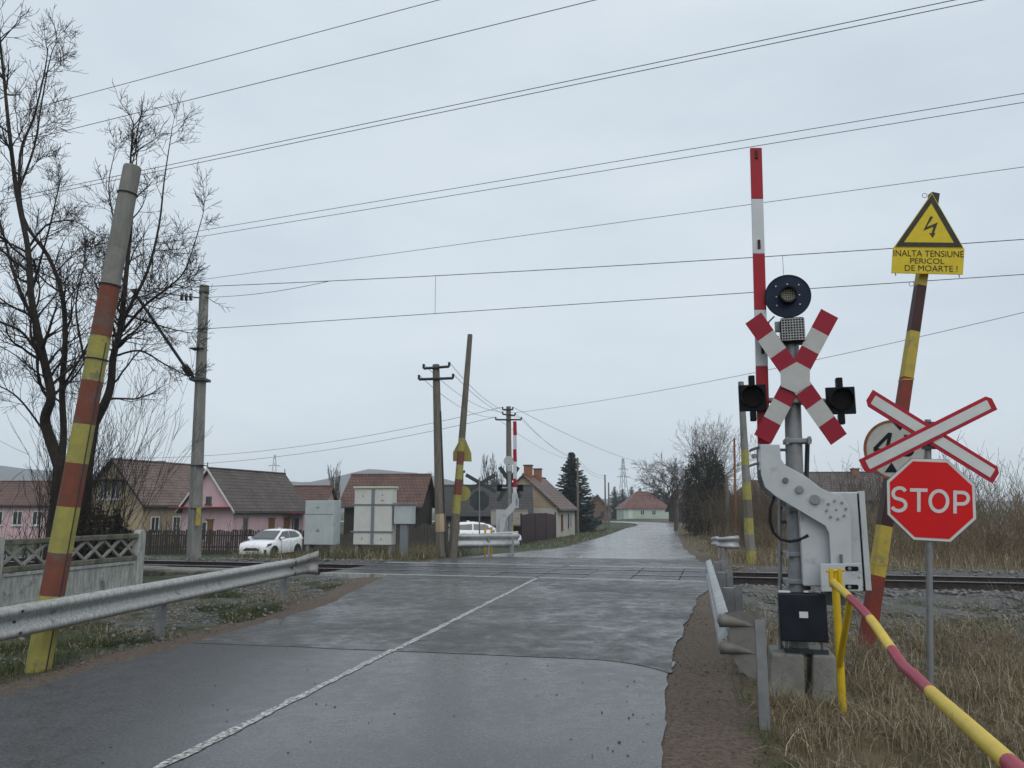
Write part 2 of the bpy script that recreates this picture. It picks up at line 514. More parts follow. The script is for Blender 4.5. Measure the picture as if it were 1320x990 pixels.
# ------------------------------------------------------------ mesh helpers
class MB:
    def __init__(self):
        self.v, self.f, self.m = [], [], []
    def add(self, vs, fs, mi=0):
        o = len(self.v)
        self.v += [tuple(p) for p in vs]
        self.f += [tuple(i + o for i in f) for f in fs]
        self.m += [mi] * len(fs)
        return self
    def box(self, c, s, rot=None, mi=0):
        hx, hy, hz = s[0] / 2, s[1] / 2, s[2] / 2
        vs = [Vector((x, y, z)) for x in (-hx, hx) for y in (-hy, hy) for z in (-hz, hz)]
        if rot is not None:
            M = rot if isinstance(rot, Matrix) else Matrix.Rotation(rot, 3, 'Z')
            vs = [M @ p for p in vs]
        c = Vector(c)
        return self.add([p + c for p in vs],
                        [(0, 1, 3, 2), (4, 6, 7, 5), (0, 4, 5, 1), (2, 3, 7, 6), (0, 2, 6, 4), (1, 5, 7, 3)], mi)
    def span(self, a, b, mi=0):
        c = [(a[i] + b[i]) / 2 for i in range(3)]
        return self.box(c, [abs(b[i] - a[i]) for i in range(3)], mi=mi)
    def tube(self, pts, rad, n=8, mi=0, cap=True, rot=0.0, mids=None):
        pts = [Vector(p) for p in pts]
        if not isinstance(rad, (list, tuple)):
            rad = [rad] * len(pts)
        vs, fs = [], []
        up = None
        for i, p in enumerate(pts):
            d = (pts[min(i + 1, len(pts) - 1)] - pts[max(i - 1, 0)])
            d = d.normalized() if d.length > 1e-9 else Vector((0, 0, 1))
            if up is None:
                up = Vector((0, 0, 1)) if abs(d.z) < .9 else Vector((1, 0, 0))
            a = d.cross(up)
            if a.length < 1e-4:
                a = d.orthogonal()
            a.normalize()
            b = d.cross(a).normalized()
            up = a.cross(d) if a.cross(d).length > 1e-5 else up
            for k in range(n):
                t = 2 * math.pi * k / n + rot
                vs.append(p + (a * math.cos(t) + b * math.sin(t)) * rad[i])
        o = len(self.v)
        self.v += [tuple(p) for p in vs]
        for i in range(len(pts) - 1):
            for k in range(n):
                k2 = (k + 1) % n
                self.f.append((o + i * n + k, o + i * n + k2, o + (i + 1) * n + k2, o + (i + 1) * n + k))
                self.m.append(mids[i] if mids else mi)
        if cap:
            self.f.append(tuple(o + k for k in range(n))); self.m.append(mids[0] if mids else mi)
            self.f.append(tuple(o + (len(pts) - 1) * n + k for k in range(n))); self.m.append(mids[-1] if mids else mi)
        return self
    def prism(self, poly, y0, y1, mi=0):
        """poly in the local x-z plane, extruded along y"""
        n = len(poly)
        vs = [(x, y0, z) for x, z in poly] + [(x, y1, z) for x, z in poly]
        fs = [tuple(range(n)), tuple(range(2 * n - 1, n - 1, -1))]
        fs += [(i, i + n, (i + 1) % n + n, (i + 1) % n) for i in range(n)]
        return self.add(vs, fs, mi)
    def disc(self, c, r, y0, y1, n=28, mi=0):
        return self.prism([(c[0] + r * math.cos(2 * math.pi * k / n), c[1] + r * math.sin(2 * math.pi * k / n)) for k in range(n)], y0, y1, mi)
    def ring(self, c, ro, ri, y0, y1, n=28, mi=0):
        vs, fs = [], []
        for k in range(n):
            a = 2 * math.pi * k / n
            for r, y in ((ro, y0), (ri, y0), (ri, y1), (ro, y1)):
                vs.append((c[0] + r * math.cos(a), y, c[1] + r * math.sin(a)))
        for k in range(n):
            k2 = (k + 1) % n
            for j in range(4):
                j2 = (j + 1) % 4
                fs.append((k * 4 + j, k * 4 + j2, k2 * 4 + j2, k2 * 4 + j))
        return self.add(vs, fs, mi)
    def build(self, name, mats, parent=None, smooth=False, bevel=0.0, fix=True, solid=0.0, loc=None):
        if isinstance(mats, str):
            mats = [mats]
        me = bpy.data.meshes.new(name)
        me.from_pydata(self.v, [], self.f)
        for m in mats:
            me.materials.append(MATS[m])
        if len(mats) > 1:
            me.polygons.foreach_set('material_index', self.m)
        if fix:
            bm = bmesh.new()
            bm.from_mesh(me)
            bmesh.ops.recalc_face_normals(bm, faces=bm.faces)
            bm.to_mesh(me)
            bm.free()
        if smooth:
            me.shade_smooth()
            if smooth != 'all':
                try:
                    me.set_sharp_from_angle(angle=R(38))
                except Exception:
                    pass
        o = bpy.data.objects.new(name, me)
        COL.objects.link(o)
        if parent is not None:
            o.parent = parent
        if loc is not None:
            o.location = loc
        if solid:
            md = o.modifiers.new('thickness', 'SOLIDIFY')
            md.thickness = solid
            md.offset = 0
        if bevel:
            md = o.modifiers.new('edges', 'BEVEL')
            md.width = bevel
            md.segments = 2
            md.limit_method = 'ANGLE'
            md.angle_limit = R(35)
        return o

def tag(o, label, cat, group=None, kind=None):
    o['label'] = label
    if cat:
        o['category'] = cat
    if group:
        o['group'] = group
    if kind:
        o['kind'] = kind
    return o
def thing(name, label, cat, loc=(0, 0, 0), rz=0.0, group=None):
    o = bpy.data.objects.new(name, None)
    o.empty_display_size = .2
    COL.objects.link(o)
    o.location = loc
    o.rotation_euler = (0, 0, rz)
    return tag(o, label, cat, group)
def struct(o):
    o['kind'] = 'structure'
    return o
def bigmesh(name, V, F, mat_name, cols=None, colname='tint', smooth=False):
    """many faces at once from numpy arrays; F is an (n,3) or (n,4) array"""
    me = bpy.data.meshes.new(name)
    V = np.asarray(V, np.float32); F = np.asarray(F, np.int32)
    k = F.shape[1]
    me.vertices.add(len(V)); me.vertices.foreach_set('co', V.ravel())
    me.loops.add(F.size); me.loops.foreach_set('vertex_index', F.ravel())
    me.polygons.add(len(F))
    me.polygons.foreach_set('loop_start', np.arange(0, F.size, k, dtype=np.int32))
    me.update(calc_edges=True)
    me.validate()
    if cols is not None:
        a = me.color_attributes.new(colname, 'FLOAT_COLOR', 'POINT')
        c4 = np.ones((len(V), 4), np.float32); c4[:, :3] = cols
        a.data.foreach_set('color', c4.ravel())
    me.materials.append(MATS[mat_name])
    if smooth:
        me.shade_smooth()
    o = bpy.data.objects.new(name, me)
    COL.objects.link(o)
    return o

class Frame:
    """an upright plane through P0, turned rz: its local x runs right, y away, z up"""
    def __init__(self, P0, rz):
        self.P0, self.rz = Vector(P0), rz
        self.ex = Vector((math.cos(rz), math.sin(rz), 0))
        self.ey = Vector((-math.sin(rz), math.cos(rz), 0))
    def l(self, px, py, dy=0.0):
        d = ray(px, py)
        o = Vector((0, 0, H)) - self.P0
        t = (dy - o.dot(self.ey)) / d.dot(self.ey)
        q = o + d * t
        return Vector((q.dot(self.ex), dy, q.z))
    def xz(self, px, py, dy=0.0):
        q = self.l(px, py, dy)
        return (q.x, q.z)

def text_mesh(name, s, w, h, mat_name, parent, cx, y, cz, ext=0.002, rot=0.0):
    cu = bpy.data.curves.new(name, 'FONT')
    cu.body = s
    cu.size = 1.0
    cu.extrude = 0.0
    cu.resolution_u = 6
    ob = bpy.data.objects.new(name, cu)
    COL.objects.link(ob)
    dg = bpy.context.evaluated_depsgraph_get()
    dg.update()
    me = bpy.data.meshes.new_from_object(ob.evaluated_get(dg))
    bpy.data.objects.remove(ob)
    co = np.zeros(len(me.vertices) * 3, np.float32)
    me.vertices.foreach_get('co', co)
    co = co.reshape(-1, 3)
    mn, mx = co.min(0), co.max(0)
    x = (co[:, 0] - (mn[0] + mx[0]) / 2) / (mx[0] - mn[0]) * w
    z = (co[:, 1] - (mn[1] + mx[1]) / 2) / (mx[1] - mn[1]) * h
    c, sn = math.cos(rot), math.sin(rot)
    out = np.stack([cx + x * c - z * sn, np.full_like(x, y), cz + x * sn + z * c], 1)
    me.vertices.foreach_set('co', out.ravel())
    me.materials.clear()
    me.materials.append(MATS[mat_name])
    o = bpy.data.objects.new(name, me)
    COL.objects.link(o)
    o.parent = parent
    md = o.modifiers.new('thickness', 'SOLIDIFY')
    md.thickness = ext
    md.offset = 0
    return o

def axis_at(base, top, py):
    lo, hi = 0.0, 1.0
    for _ in range(40):
        m = (lo + hi) / 2
        if proj(base.lerp(top, m))[1] > py:
            lo = m
        else:
            hi = m
    return (lo + hi) / 2

# ============================================================ THE SETTING
# ---- ground sheet
xs = np.unique(np.round(np.concatenate([np.arange(-16, 16.01, .2), np.arange(-60, 60.1, 1.5), np.arange(-300, 301, 25), np.arange(-850, 851, 110)]), 3))
ys = np.unique(np.round(np.concatenate([np.arange(-8, 31.01, .2), np.arange(31, 130, 1.5), np.arange(130, 420, 15), np.arange(420, 851, 86), [-40, -150, -500, -850]]), 3))
GX, GY = np.meshgrid(xs, ys)
gzv = GZ(GX, GY)
rs = np.random.RandomState(5)
e_ = inroad(GX, GY)
bump_amt = sm((e_ - .25) / .8) * (np.abs(GX) < 16.5) * (GY < 31) * (np.abs(sdist(GX, GY)) > 2.2)
lump = np.array([mnoise.noise((x * .9, y * .9, 0)) for x, y in zip(GX.ravel(), GY.ravel())]).reshape(GX.shape)
gzv = gzv + bump_amt * (lump * .07 + rs.uniform(-.012, .012, GX.shape))
nx, ny = len(xs), len(ys)
idx = np.arange(nx * ny).reshape(ny, nx)
Fq = np.stack([idx[:-1, :-1], idx[:-1, 1:], idx[1:, 1:], idx[1:, :-1]], -1).reshape(-1, 4)
S_ = sdist(GX, GY)
# zones: red = bare dirt, green = gravel, blue = green growth
dirt = np.clip(1.05 - np.abs(e_ - .15) / 1.0, 0, 1) * (GY < 40) + .6 * np.clip(1 - np.abs(e_) / 1.2, 0, 1) * (GY >= 40)
dirt = np.where((GX > rc(GY)) & (GY < 15), np.clip(1.15 - np.maximum(e_ - .55, 0) / .5, 0, 1), dirt)
grav = np.clip(1.25 - np.maximum(np.abs(S_) - 2.0, 0) / 1.6, 0, 1)
grav = np.maximum(grav, .62 * (GX > rc(GY) + 3) * sm((GY - 10.2 + .2 * GX) / 2.5) * (S_ < 0))
grav = np.maximum(grav, .50 * (GX < rc(GY) - 2.8) * (GX > rc(GY) - 7.5) * sm((GY - 9.8) / 2) * (S_ < 0))
green = .30 + .36 * (GX < rc(GY)) - .06 * (GX > rc(GY)) + .05 * (GY > 30)
green = np.where(GY > 200, .75, green)
ZN = np.stack([dirt, grav, green], -1).reshape(-1, 3)
g = bigmesh('ground', np.stack([GX, GY, gzv], -1).reshape(-1, 3), Fq, 'ground', ZN, 'zone', smooth=True)
struct(g)

# ---- road sheets (each a few millimetres above what lies under it)
def strip(name, rows, mat_name, jit=0.04, nacross=9, dz=0.0, seed=1, zf=None, drop=0.0):
    rr = random.Random(seed)
    V, F = [], []
    for ri, (L, Rt) in enumerate(rows):
        a = Vector(L) + Vector((rr.gauss(0, jit), rr.gauss(0, jit * .3), 0))
        b = Vector(Rt) + Vector((rr.gauss(0, jit), rr.gauss(0, jit * .3), 0))
        for k in range(nacross):
            p = a.lerp(b, k / (nacross - 1))
            if drop:
                ff = min(max((k / (nacross - 1) - .84) / .16, 0), 1)
                dq = (drop * ff * ff + .03 * mnoise.noise((p.x * 1.7, 7, 0))) * max(0, 1 - ri / 14)
                p.y -= dq
                p.x -= dq * .209 + .04 * ff * ff * max(0, 1 - ri / 14)
            z = (zf or (lambda x, y: float(zroad(x, y))))(p.x, p.y) + dz
            V.append((p.x, p.y, z))
    n = nacross
    for i in range(len(rows) - 1):
        for k in range(n - 1):
            F.append((i * n + k, i * n + k + 1, (i + 1) * n + k + 1, (i + 1) * n + k))
    o = bigmesh(name, V, F, mat_name, smooth=True)
    return struct(o)
def edge_rows(y0, y1, n, wob=.10, seed=3, skew0=0.0, skew1=0.0):
    rows = []
    for i in range(n + 1):
        f = i / n
        y = y0 + (y1 - y0) * f
        sk = skew0 + (skew1 - skew0) * f             # rows turn to lie along the seam / the rails
        c = rc(y)
        w = wob * mnoise.noise((y * .7, seed, 0)) + wob * .45 * mnoise.noise((y * 2.1, seed, 4))
        w2 = wob * mnoise.noise((y * .7, seed + 9, 0)) + wob * .45 * mnoise.noise((y * 2.1, seed + 9, 4))
        l, r_ = float(offL(y)), float(offR(y))
        rows.append(((c - l + w, y + sk * l, 0), (c + r_ + w2, y - sk * r_, 0)))
    return rows
SEAM = 9.42
strip('road', edge_rows(-7, SEAM, 150, skew0=.22, skew1=.22), 'asphalt_smooth', .004, dz=0.0, seed=2)
old = edge_rows(SEAM - .06, 18.86, 110, seed=3, skew0=.22, skew1=.259)
strip('road', old, 'asphalt_old', .007, dz=.004, seed=4, nacross=40, drop=.55)
apron = edge_rows(22.98, 27.3, 14, seed=14, skew0=.259, skew1=.25, wob=.16)
strip('road', apron, 'asphalt_old', .01, dz=.004, seed=5)
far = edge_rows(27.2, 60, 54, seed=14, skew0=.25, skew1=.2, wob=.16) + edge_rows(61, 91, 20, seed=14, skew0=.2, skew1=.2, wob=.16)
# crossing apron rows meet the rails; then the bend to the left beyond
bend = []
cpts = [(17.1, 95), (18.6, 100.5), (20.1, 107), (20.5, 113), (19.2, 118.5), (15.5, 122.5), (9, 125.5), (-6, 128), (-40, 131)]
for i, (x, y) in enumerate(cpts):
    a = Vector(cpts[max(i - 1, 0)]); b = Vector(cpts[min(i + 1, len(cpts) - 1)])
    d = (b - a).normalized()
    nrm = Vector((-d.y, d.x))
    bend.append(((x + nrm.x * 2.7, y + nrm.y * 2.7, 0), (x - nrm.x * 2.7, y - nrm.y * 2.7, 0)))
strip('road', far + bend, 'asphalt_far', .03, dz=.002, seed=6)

# ---- painted centre line, worn, in short sheets
def paint(y0, y1, dx, w, dz, seed):
    rr = random.Random(seed)
    V, F = [], []
    n = max(2, int((y1 - y0) / .12))
    for i in range(n + 1):
        y = y0 + (y1 - y0) * i / n
        c = rc(y) + dx
        a, b = -w / 2 + rr.gauss(0, .009), w / 2 + rr.gauss(0, .009)
        for o in (a, b):
            V.append((c + o, y, float(zroad(c, y)) + dz))
    F = [(2 * i, 2 * i + 1, 2 * i + 3, 2 * i + 2) for i in range(n)]
    return struct(bigmesh('road_marking', V, F, 'road_paint'))
paint(-6, SEAM + .05, 0, .088, .005, 1)
paint(SEAM + .02, 18.7, .04, .088, .008, 2)
paint(27.2, 28.6, .0, .12, .008, 3)
paint(31, 33, .1, .12, .008, 4)
paint(37, 40, .15, .12, .008, 5)
paint(46, 50, .2, .12, .008, 6)

# ---- railway: rails, sleepers, crossing panels
track = thing('railway_track', 'single railway track crossing the road between its barriers', 'railway track', (0, 0, 0))
track['kind'] = 'structure'
prof = [(-.065, -.172), (.065, -.172), (.065, -.155), (.012, -.135), (.010, -.045), (.036, -.03), (.036, -.004), (.028, 0), (-.028, 0), (-.036, -.004), (-.036, -.03), (-.010, -.045), (-.012, -.135), (-.065, -.155)]
for s0 in (-.755, .755):
    mb = MB()
    us = [-70, -30, 0, 30, 70]
    n = len(prof)
    vs = []
    for u in us:
        for a, z in prof:
            vs.append(tp(u, s0 + a, z + .014))
    o = len(mb.v)
    mb.v += [tuple(v) for v in vs]
    for i in range(len(us) - 1):
        for k in range(n):
            k2 = (k + 1) % n
            mb.f.append((i * n + k, i * n + k2, (i + 1) * n + k2, (i + 1) * n + k))
            mb.m.append(1 if k in (6, 7, 8) else 0)
    mb.build('rail', ['rail_side', 'rail_top'], track, fix=True)
slp = None
U0, U1 = -4.55, 5.6                        # the paved crossing along the track
u = -38.0
while u < 34:
    if not (U0 - .1 < u < U1 + .1):
        if slp is None:
            slp = MB().box((0, 0, 0), (.26, 2.5, .22)).build('sleeper', 'sleeper', track, bevel=.02)
            o = slp
        else:
            o = slp.copy()
            COL.objects.link(o)
        o.location = tp(u, 0, -.285)
        o.rotation_euler = (0, 0, TA)
    u += .62
cross = thing('level_crossing', 'dark wet panels laid between and beside the rails across the road', 'level crossing', tp(0, 0, 0), TA)
cross['kind'] = 'structure'
pn = 9
pl = (U1 - U0) / pn
for (s0, s1) in ((-1.93, -.86), (-.665, .665), (.86, 1.93)):
    proto = MB().box((0, 0, 0), (pl - .018, s1 - s0, .11)).build('crossing_panel', 'panel', cross, bevel=.012)
    for i in range(pn):
        o = proto
        if i:
            o = proto.copy(); COL.objects.link(o)
        rr = random.Random(i * 7 + int(s0 * 10))
        o.location = (U0 + pl * (i + .5), (s0 + s1) / 2, -.055 + rr.uniform(-.004, .006))
        o.rotation_euler = (rr.uniform(-.004, .004), rr.uniform(-.004, .004), 0)
# concrete kerb beams where asphalt meets the panels
for s0 in (-2.03, 2.03):
    MB().box((0, 0, 0), (U1 - U0, .20, .2)).build('edge_beam', 'concrete_pale', cross, bevel=.01, loc=((U0 + U1) / 2, s0, -.093))

# ---- hills far away
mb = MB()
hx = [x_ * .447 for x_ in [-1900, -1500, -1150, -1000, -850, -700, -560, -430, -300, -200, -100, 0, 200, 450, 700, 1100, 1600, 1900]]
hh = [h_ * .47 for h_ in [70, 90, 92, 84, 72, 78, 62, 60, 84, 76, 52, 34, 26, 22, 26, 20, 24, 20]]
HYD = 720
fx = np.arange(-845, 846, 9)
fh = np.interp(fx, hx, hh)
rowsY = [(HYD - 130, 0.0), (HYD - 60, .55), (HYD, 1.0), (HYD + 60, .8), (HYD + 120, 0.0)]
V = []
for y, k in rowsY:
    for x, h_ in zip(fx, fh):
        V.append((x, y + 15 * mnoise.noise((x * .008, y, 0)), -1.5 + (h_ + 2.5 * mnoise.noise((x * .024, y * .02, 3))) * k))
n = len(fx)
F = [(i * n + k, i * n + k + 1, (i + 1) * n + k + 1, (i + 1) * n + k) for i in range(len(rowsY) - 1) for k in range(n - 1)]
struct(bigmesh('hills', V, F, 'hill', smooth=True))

# ============================================================ CLEARANCE-GATE POLES
def banded_pole(name, label, cat, bpx, tpx, Y, w0, w1, bands, n=8, dtop=0.0, sink=.3, group=None):
    """leaning pole painted in bands; bands = [(pixel y of the band's top, material)], from the foot up"""
    base = atY(bpx[0], bpx[1], Y)
    top = atY(tpx[0], tpx[1], Y + dtop)
    t = thing(name, label, cat, base, 0, group)
    ax = top - base
    fs = [-sink / ax.length]
    ms = []
    mats = []
    for py, m in bands:
        fs.append(axis_at(base, top, py) if py is not None else 1.0)
        if m not in mats:
            mats.append(m)
        ms.append(mats.index(m))
    pts = [ax * f for f in fs]
    rad = [(w0 + (w1 - w0) * max(f, 0)) / 2 / math.cos(math.pi / n) for f in fs]
    MB().tube(pts, rad, n, mids=ms, rot=math.pi / n).build('pole', mats, t, bevel=.02 if n > 4 else .006)
    return t, base, top

t, b0, t0 = banded_pole('clearance_pole', 'thick leaning concrete pole with yellow and red bands behind the long roadside guardrail', 'pole',
    (50, 858), (171, 214), 8.44, .238, .19,
    [(767, 'pole_olive'), (712, 'pole_brick'), (653, 'pole_olive'), (597, 'pole_brick'), (547, 'pole_olive'), (491, 'pole_brick'), (434, 'pole_olive'), (369, 'pole_brick'), (322, 'concrete'), (None, 'pole_concrete')])
ax = t0 - b0
for py in (250, 368, 463):                 # wire hoops round the shaft
    f = axis_at(b0, t0, py)
    c = ax * f
    r_ = (.238 + (.19 - .238) * f) / 2 + .013
    d = ax.normalized()
    a1 = d.orthogonal().normalized(); a2 = d.cross(a1)
    MB().tube([c + (a1 * math.cos(k * math.pi / 8) + a2 * math.sin(k * math.pi / 8)) * r_ for k in range(17)], .008, 6, cap=False).build('wire_hoop', 'steel_dark', t)
# cable groove cover running up one edge
MB().tube([ax * -.02 + Vector((.113, -.05, 0)), ax * .62 + Vector((.098, -.043, 0))], .008, 5).build('cable', 'steel_dark', t)

t, b0, t0 = banded_pole('clearance_pole', 'slim leaning steel pole banded yellow and maroon, carrying the yellow danger triangle', 'pole',
    (1116, 838), (1204, 250), 10.1, .165, .11,
    [(742, 'pole_red'), (678, 'pole_yellow'), (600, 'pole_maroon'), (545, 'pole_yellow'), (487, 'pole_red'), (428, 'pole_yellow'), (369, 'pole_maroon'), (300, 'pole_yellow'), (None, 'sign_black')], n=4)
RZS = R(-14)
FR = Frame(b0, 0)
for py in (490, 727):
    c = (t0 - b0) * axis_at(b0, t0, py)
    MB().box(c, (.165 if py > 600 else .145, .165 if py > 600 else .145, .014), rot=R(0)).build('weld_collar', 'pole_yellow', t)
# yellow danger board hung on that pole
P = atY(1196, 330, 10.1 - .16)
F1 = Frame(P, R(-8))
t = thing('danger_sign', 'yellow high voltage triangle over a lettered yellow board atop the leaning pole', 'sign', P, R(-8))
tri = [F1.xz(1152, 319), F1.xz(1242, 320), F1.xz(1201, 249)]
MB().prism(tri, -.008, .008).build('triangle_plate', 'sign_yellow', t)
cx = sum(p[0] for p in tri) / 3; cz = sum(p[1] for p in tri) / 3
mb = MB()
inn = [(cx + (x - cx) * .72, cz + (z - cz) * .72) for x, z in tri]
out = [(cx + (x - cx) * .965, cz + (z - cz) * .965) for x, z in tri]
for k in range(3):
    k2 = (k + 1) % 3
    mb.prism([out[k], out[k2], inn[k2], inn[k]], -.012, -.009)
mb.build('black_border', 'sign_black', t)
bolt = [(1199, 279), (1190, 297.5), (1203, 292.5), (1200.5, 301), (1197.5, 300.5), (1202, 307), (1205.5, 300.5), (1203.5, 301), (1208.5, 287), (1194, 293), (1202.5, 280)]
MB().prism([F1.xz(*q) for q in bolt], -.012, -.009).build('lightning_mark', 'sign_black', t)
MB().prism([F1.xz(1149, 352), F1.xz(1241, 354), F1.xz(1243, 320.5), F1.xz(1151, 319.5)], -.008, .008).build('text_board', 'sign_yellow', t)
for s_, y_, x0, x1, hpx in (('INALTA TENSIUNE', 327.2, 1151.5, 1242, 8), ('PERICOL', 336.7, 1173, 1217, 7), ('DE MOARTE !', 346.2, 1166, 1234, 7.5)):
    a = F1.xz(x0, y_); b = F1.xz(x1, y_)
    hh_ = abs(F1.xz(x0, y_ - hpx / 2)[1] - F1.xz(x0, y_ + hpx / 2)[1])
    text_mesh('lettering', s_, b[0] - a[0], hh_, 'sign_black', t, (a[0] + b[0]) / 2, -.0105, (a[1] + b[1]) / 2, rot=math.atan2(F1.xz(1241, 354)[1] - F1.xz(1149, 352)[1], F1.xz(1241, 354)[0] - F1.xz(1149, 352)[0]))
MB().box((F1.xz(1196, 300)[0] + .02, .06, F1.xz(1196, 300)[1]), (.05, .12, .05)).build('bracket', 'steel_dark', t)
MB().box((F1.xz(1192, 336)[0] + .02, .06, F1.xz(1192, 336)[1]), (.05, .12, .05)).build('bracket', 'steel_dark', t)
for q in ((1192, 252), (1175, 366)):
    c = F1.l(q[0], q[1], .04)
    MB().tube([c + Vector((math.cos(k * math.pi / 6) * .032, 0, math.sin(k * math.pi / 6) * .032)) for k in range(13)], .004, 5, cap=False).build('wire_ring', 'steel_dark', t)
for q in ((1154, 352, 357), (1236, 354, 358)):
    a = F1.l(q[0], q[1]); MB().tube([a, a + Vector((.005, 0, -.04))], .006, 5).build('wire_end', 'steel_dark', t)

# old round clearance sign on the same pole
P = atY(1155, 580, 9.90)
F1 = Frame(P, R(-6))
t = thing('height_sign', 'old rusty-rimmed round height sign half hidden behind the white cross', 'sign', P, R(-6))
c = F1.xz(1154, 580)
r_ = F1.xz(1195, 580)[0] - c[0]
MB().disc(c, r_ * .94, -.006, .006, 40).build('sign_plate', 'sign_old', t)
MB().ring(c, r_, r_ * .92, -.014, .01, 40).build('rim', 'sign_rust', t)
MB().prism([F1.xz(1150, 544), F1.xz(1170, 544), F1.xz(1160, 555)], -.010, -.007).build('arrow_mark', 'lamp_black', t)
MB().prism([F1.xz(1140, 609), F1.xz(1157, 609), F1.xz(1149, 596)], -.010, -.007).build('arrow_mark', 'lamp_black', t)
mb = MB()
for j, (p_, q_) in enumerate((((1146.5, 559), (1127, 579)), ((1126, 579), (1152, 584)), ((1147.5, 558), (1141, 590)))):
    p_, q_ = Vector(p_), Vector(q_)
    d = (q_ - p_).normalized(); n_ = Vector((-d.y, d.x)) * 2.3
    mb.prism([F1.xz(*(p_ + n_)), F1.xz(*(q_ + n_)), F1.xz(*(q_ - n_)), F1.xz(*(p_ - n_))], -.0115 - .0004 * j, -.007)
mb.build('lettering', 'lamp_black', t)
text_mesh('lettering', '5', .17, .28, 'lamp_black', t, F1.xz(1170, 575)[0], -.009, F1.xz(1170, 575)[1], rot=R(-12))
MB().box((c[0] + .02, .07, c[1]), (.06, .14, .08)).build('bracket', 'steel_dark', t)

t, b0, t0 = banded_pole('clearance_pole', 'tall tapering wooden-grey pole with yellow bands leaning beside the far guardrail', 'pole',
    (584, 712), (606, 431), 27.6, .31, .18,
    [(687, 'pole_wood'), (662, 'pole_wood'), (638, 'pole_olive'), (618, 'pole_brick'), (599, 'pole_olive'), (582, 'pole_brick'), (565, 'pole_olive'), (549, 'pole_wood'), (None, 'pole_wood')])
P = atY(597, 580, 27.95)
F1 = Frame(P, 0)
t = thing('danger_sign', 'back of a small yellow triangle sign on the far leaning pole', 'sign', P, 0)
MB().prism([F1.xz(584, 594.5), F1.xz(608, 595), F1.xz(607.5, 584), F1.xz(600, 566), F1.xz(593, 566), F1.xz(584, 583)], -.01, .01).build('plate', 'pole_olive', t)
P = atY(600, 636, 27.95)
F1 = Frame(P, 0)
t = thing('height_sign', 'back of a round yellowed sign low on the far leaning pole', 'sign', P, 0)
MB().disc(F1.xz(597, 636), .27, -.01, .01, 28).build('plate', 'pole_olive', t)

t, b0, t0 = banded_pole('clearance_pole', 'thin grey pole with yellow bands beyond the track to the right of the road', 'pole',
    (968, 726), (955, 492), 24.0, .30, .17,
    [(710, 'pole_olive'), (689, 'pole_concrete'), (668, 'pole_olive'), (644, 'pole_wood'), (622, 'pole_olive'), (599, 'pole_concrete'), (580, 'pole_olive'), (None, 'pole_concrete')])

# ============================================================ BARRIER AND WARNING SIGNAL (near)
def lamp_head(F, cx, cy, wpx, dy, parent):
    c = F.l(cx, cy, dy)
    k = (F.l(cx + wpx / 2, cy, dy).x - c.x)
    h_ = MB().box(c, (2 * k, .035, 2 * k)).build('lamp_head', 'lamp_black', parent, bevel=.006)
    MB().disc((c.x, c.z), k * .72, dy - .05, dy - .02, 28).build('lens', 'lens_dark', h_)
    # hood: open sleeve over the lens
    vs, fs = [], []
    n = 22
    for i in range(n + 1):
        a = R(-35) + R(250) * i / n
        lng = .16 * (0.55 + .45 * math.sin(min(max(a, 0), math.pi)))
        for r_, y in ((k * .78, dy - .018), (k * .78, dy - .018 - lng)):
            vs.append((c.x + r_ * math.cos(a), y, c.z + r_ * math.sin(a)))
    for i in range(n):
        fs.append((2 * i, 2 * i + 2, 2 * i + 3, 2 * i + 1))
    MB().add(vs, fs).build('hood', 'lamp_black', h_, solid=.006, fix=False)
    for sz in (1, -1):
        MB().box((c.x, dy + .03, c.z + sz * (k + .045)), (.06, .09, .1)).build('hinge_clip', 'lamp_black', h_, bevel=.01)
    MB().disc((c.x, c.z), k * .8, dy + .018, dy + .14, 20).build('lamp_case', 'lamp_black', h_, smooth=True)
    return h_

def cross_board(F, pts, dy, parent, wpx, name='cross_board', bands=None):
    """red and white board from pixel a to pixel b"""
    (ax_, ay_), (bx_, by_) = pts
    A = Vector((ax_, ay_)); B = Vector((bx_, by_))
    d = (B - A).normalized()
    nrm = Vector((-d.y, d.x)) * wpx / 2
    bd = bands
    vs, fs, mi = [], [], []
    for j, y in enumerate((dy - .004, dy + .004)):
        for f, _ in bd:
            for s_ in (1, -1):
                q = A.lerp(B, f) + nrm * s_
                p = F.l(q.x, q.y, dy)
                vs.append((p.x, y, p.z))
    nb = len(bd)
    mb = MB()
    mb.v = vs
    for i in range(nb - 1):
        a = 2 * i
        mb.f += [(a, a + 1, a + 3, a + 2), (a + 2 * nb, a + 2 + 2 * nb, a + 3 + 2 * nb, a + 1 + 2 * nb),
                 (a, a + 2, a + 2 + 2 * nb, a + 2 * nb), (a + 1, a + 1 + 2 * nb, a + 3 + 2 * nb, a + 3)]
        mb.m += [bd[i][1], 2, 2, 2]
    mb.f += [(0, 2 * nb, 2 * nb + 1, 1), (2 * nb - 2, 2 * nb - 1, 4 * nb - 1, 4 * nb - 2)]
    mb.m += [2, 2]
    return mb.build(name, ['board_red', 'board_white', 'sign_back'], parent)

P0 = Vector((atY(1029, 838, 7.5).x, 7.5, 0))
P0.z = atY(1029, 838, 7.5).z
F0 = Frame(P0, R(-14.5))
sig = thing('warning_signal', 'mast with red and white crossed boards, black lamps and round navy dish', 'crossing signal', P0, F0.rz)
mpts = [F0.l(1030, 845), F0.l(1028, 740), F0.l(1019.5, 440)]
MB().tube(mpts, [.088, .086, .074], 20).build('mast', 'galv_post', sig, smooth=True)
mcon = [F0.l(1017.5, 446), F0.l(1016.5, 405)]
MB().tube(mcon, [.045, .045], 14).build('mast_top', 'galv_post', sig, smooth=True)
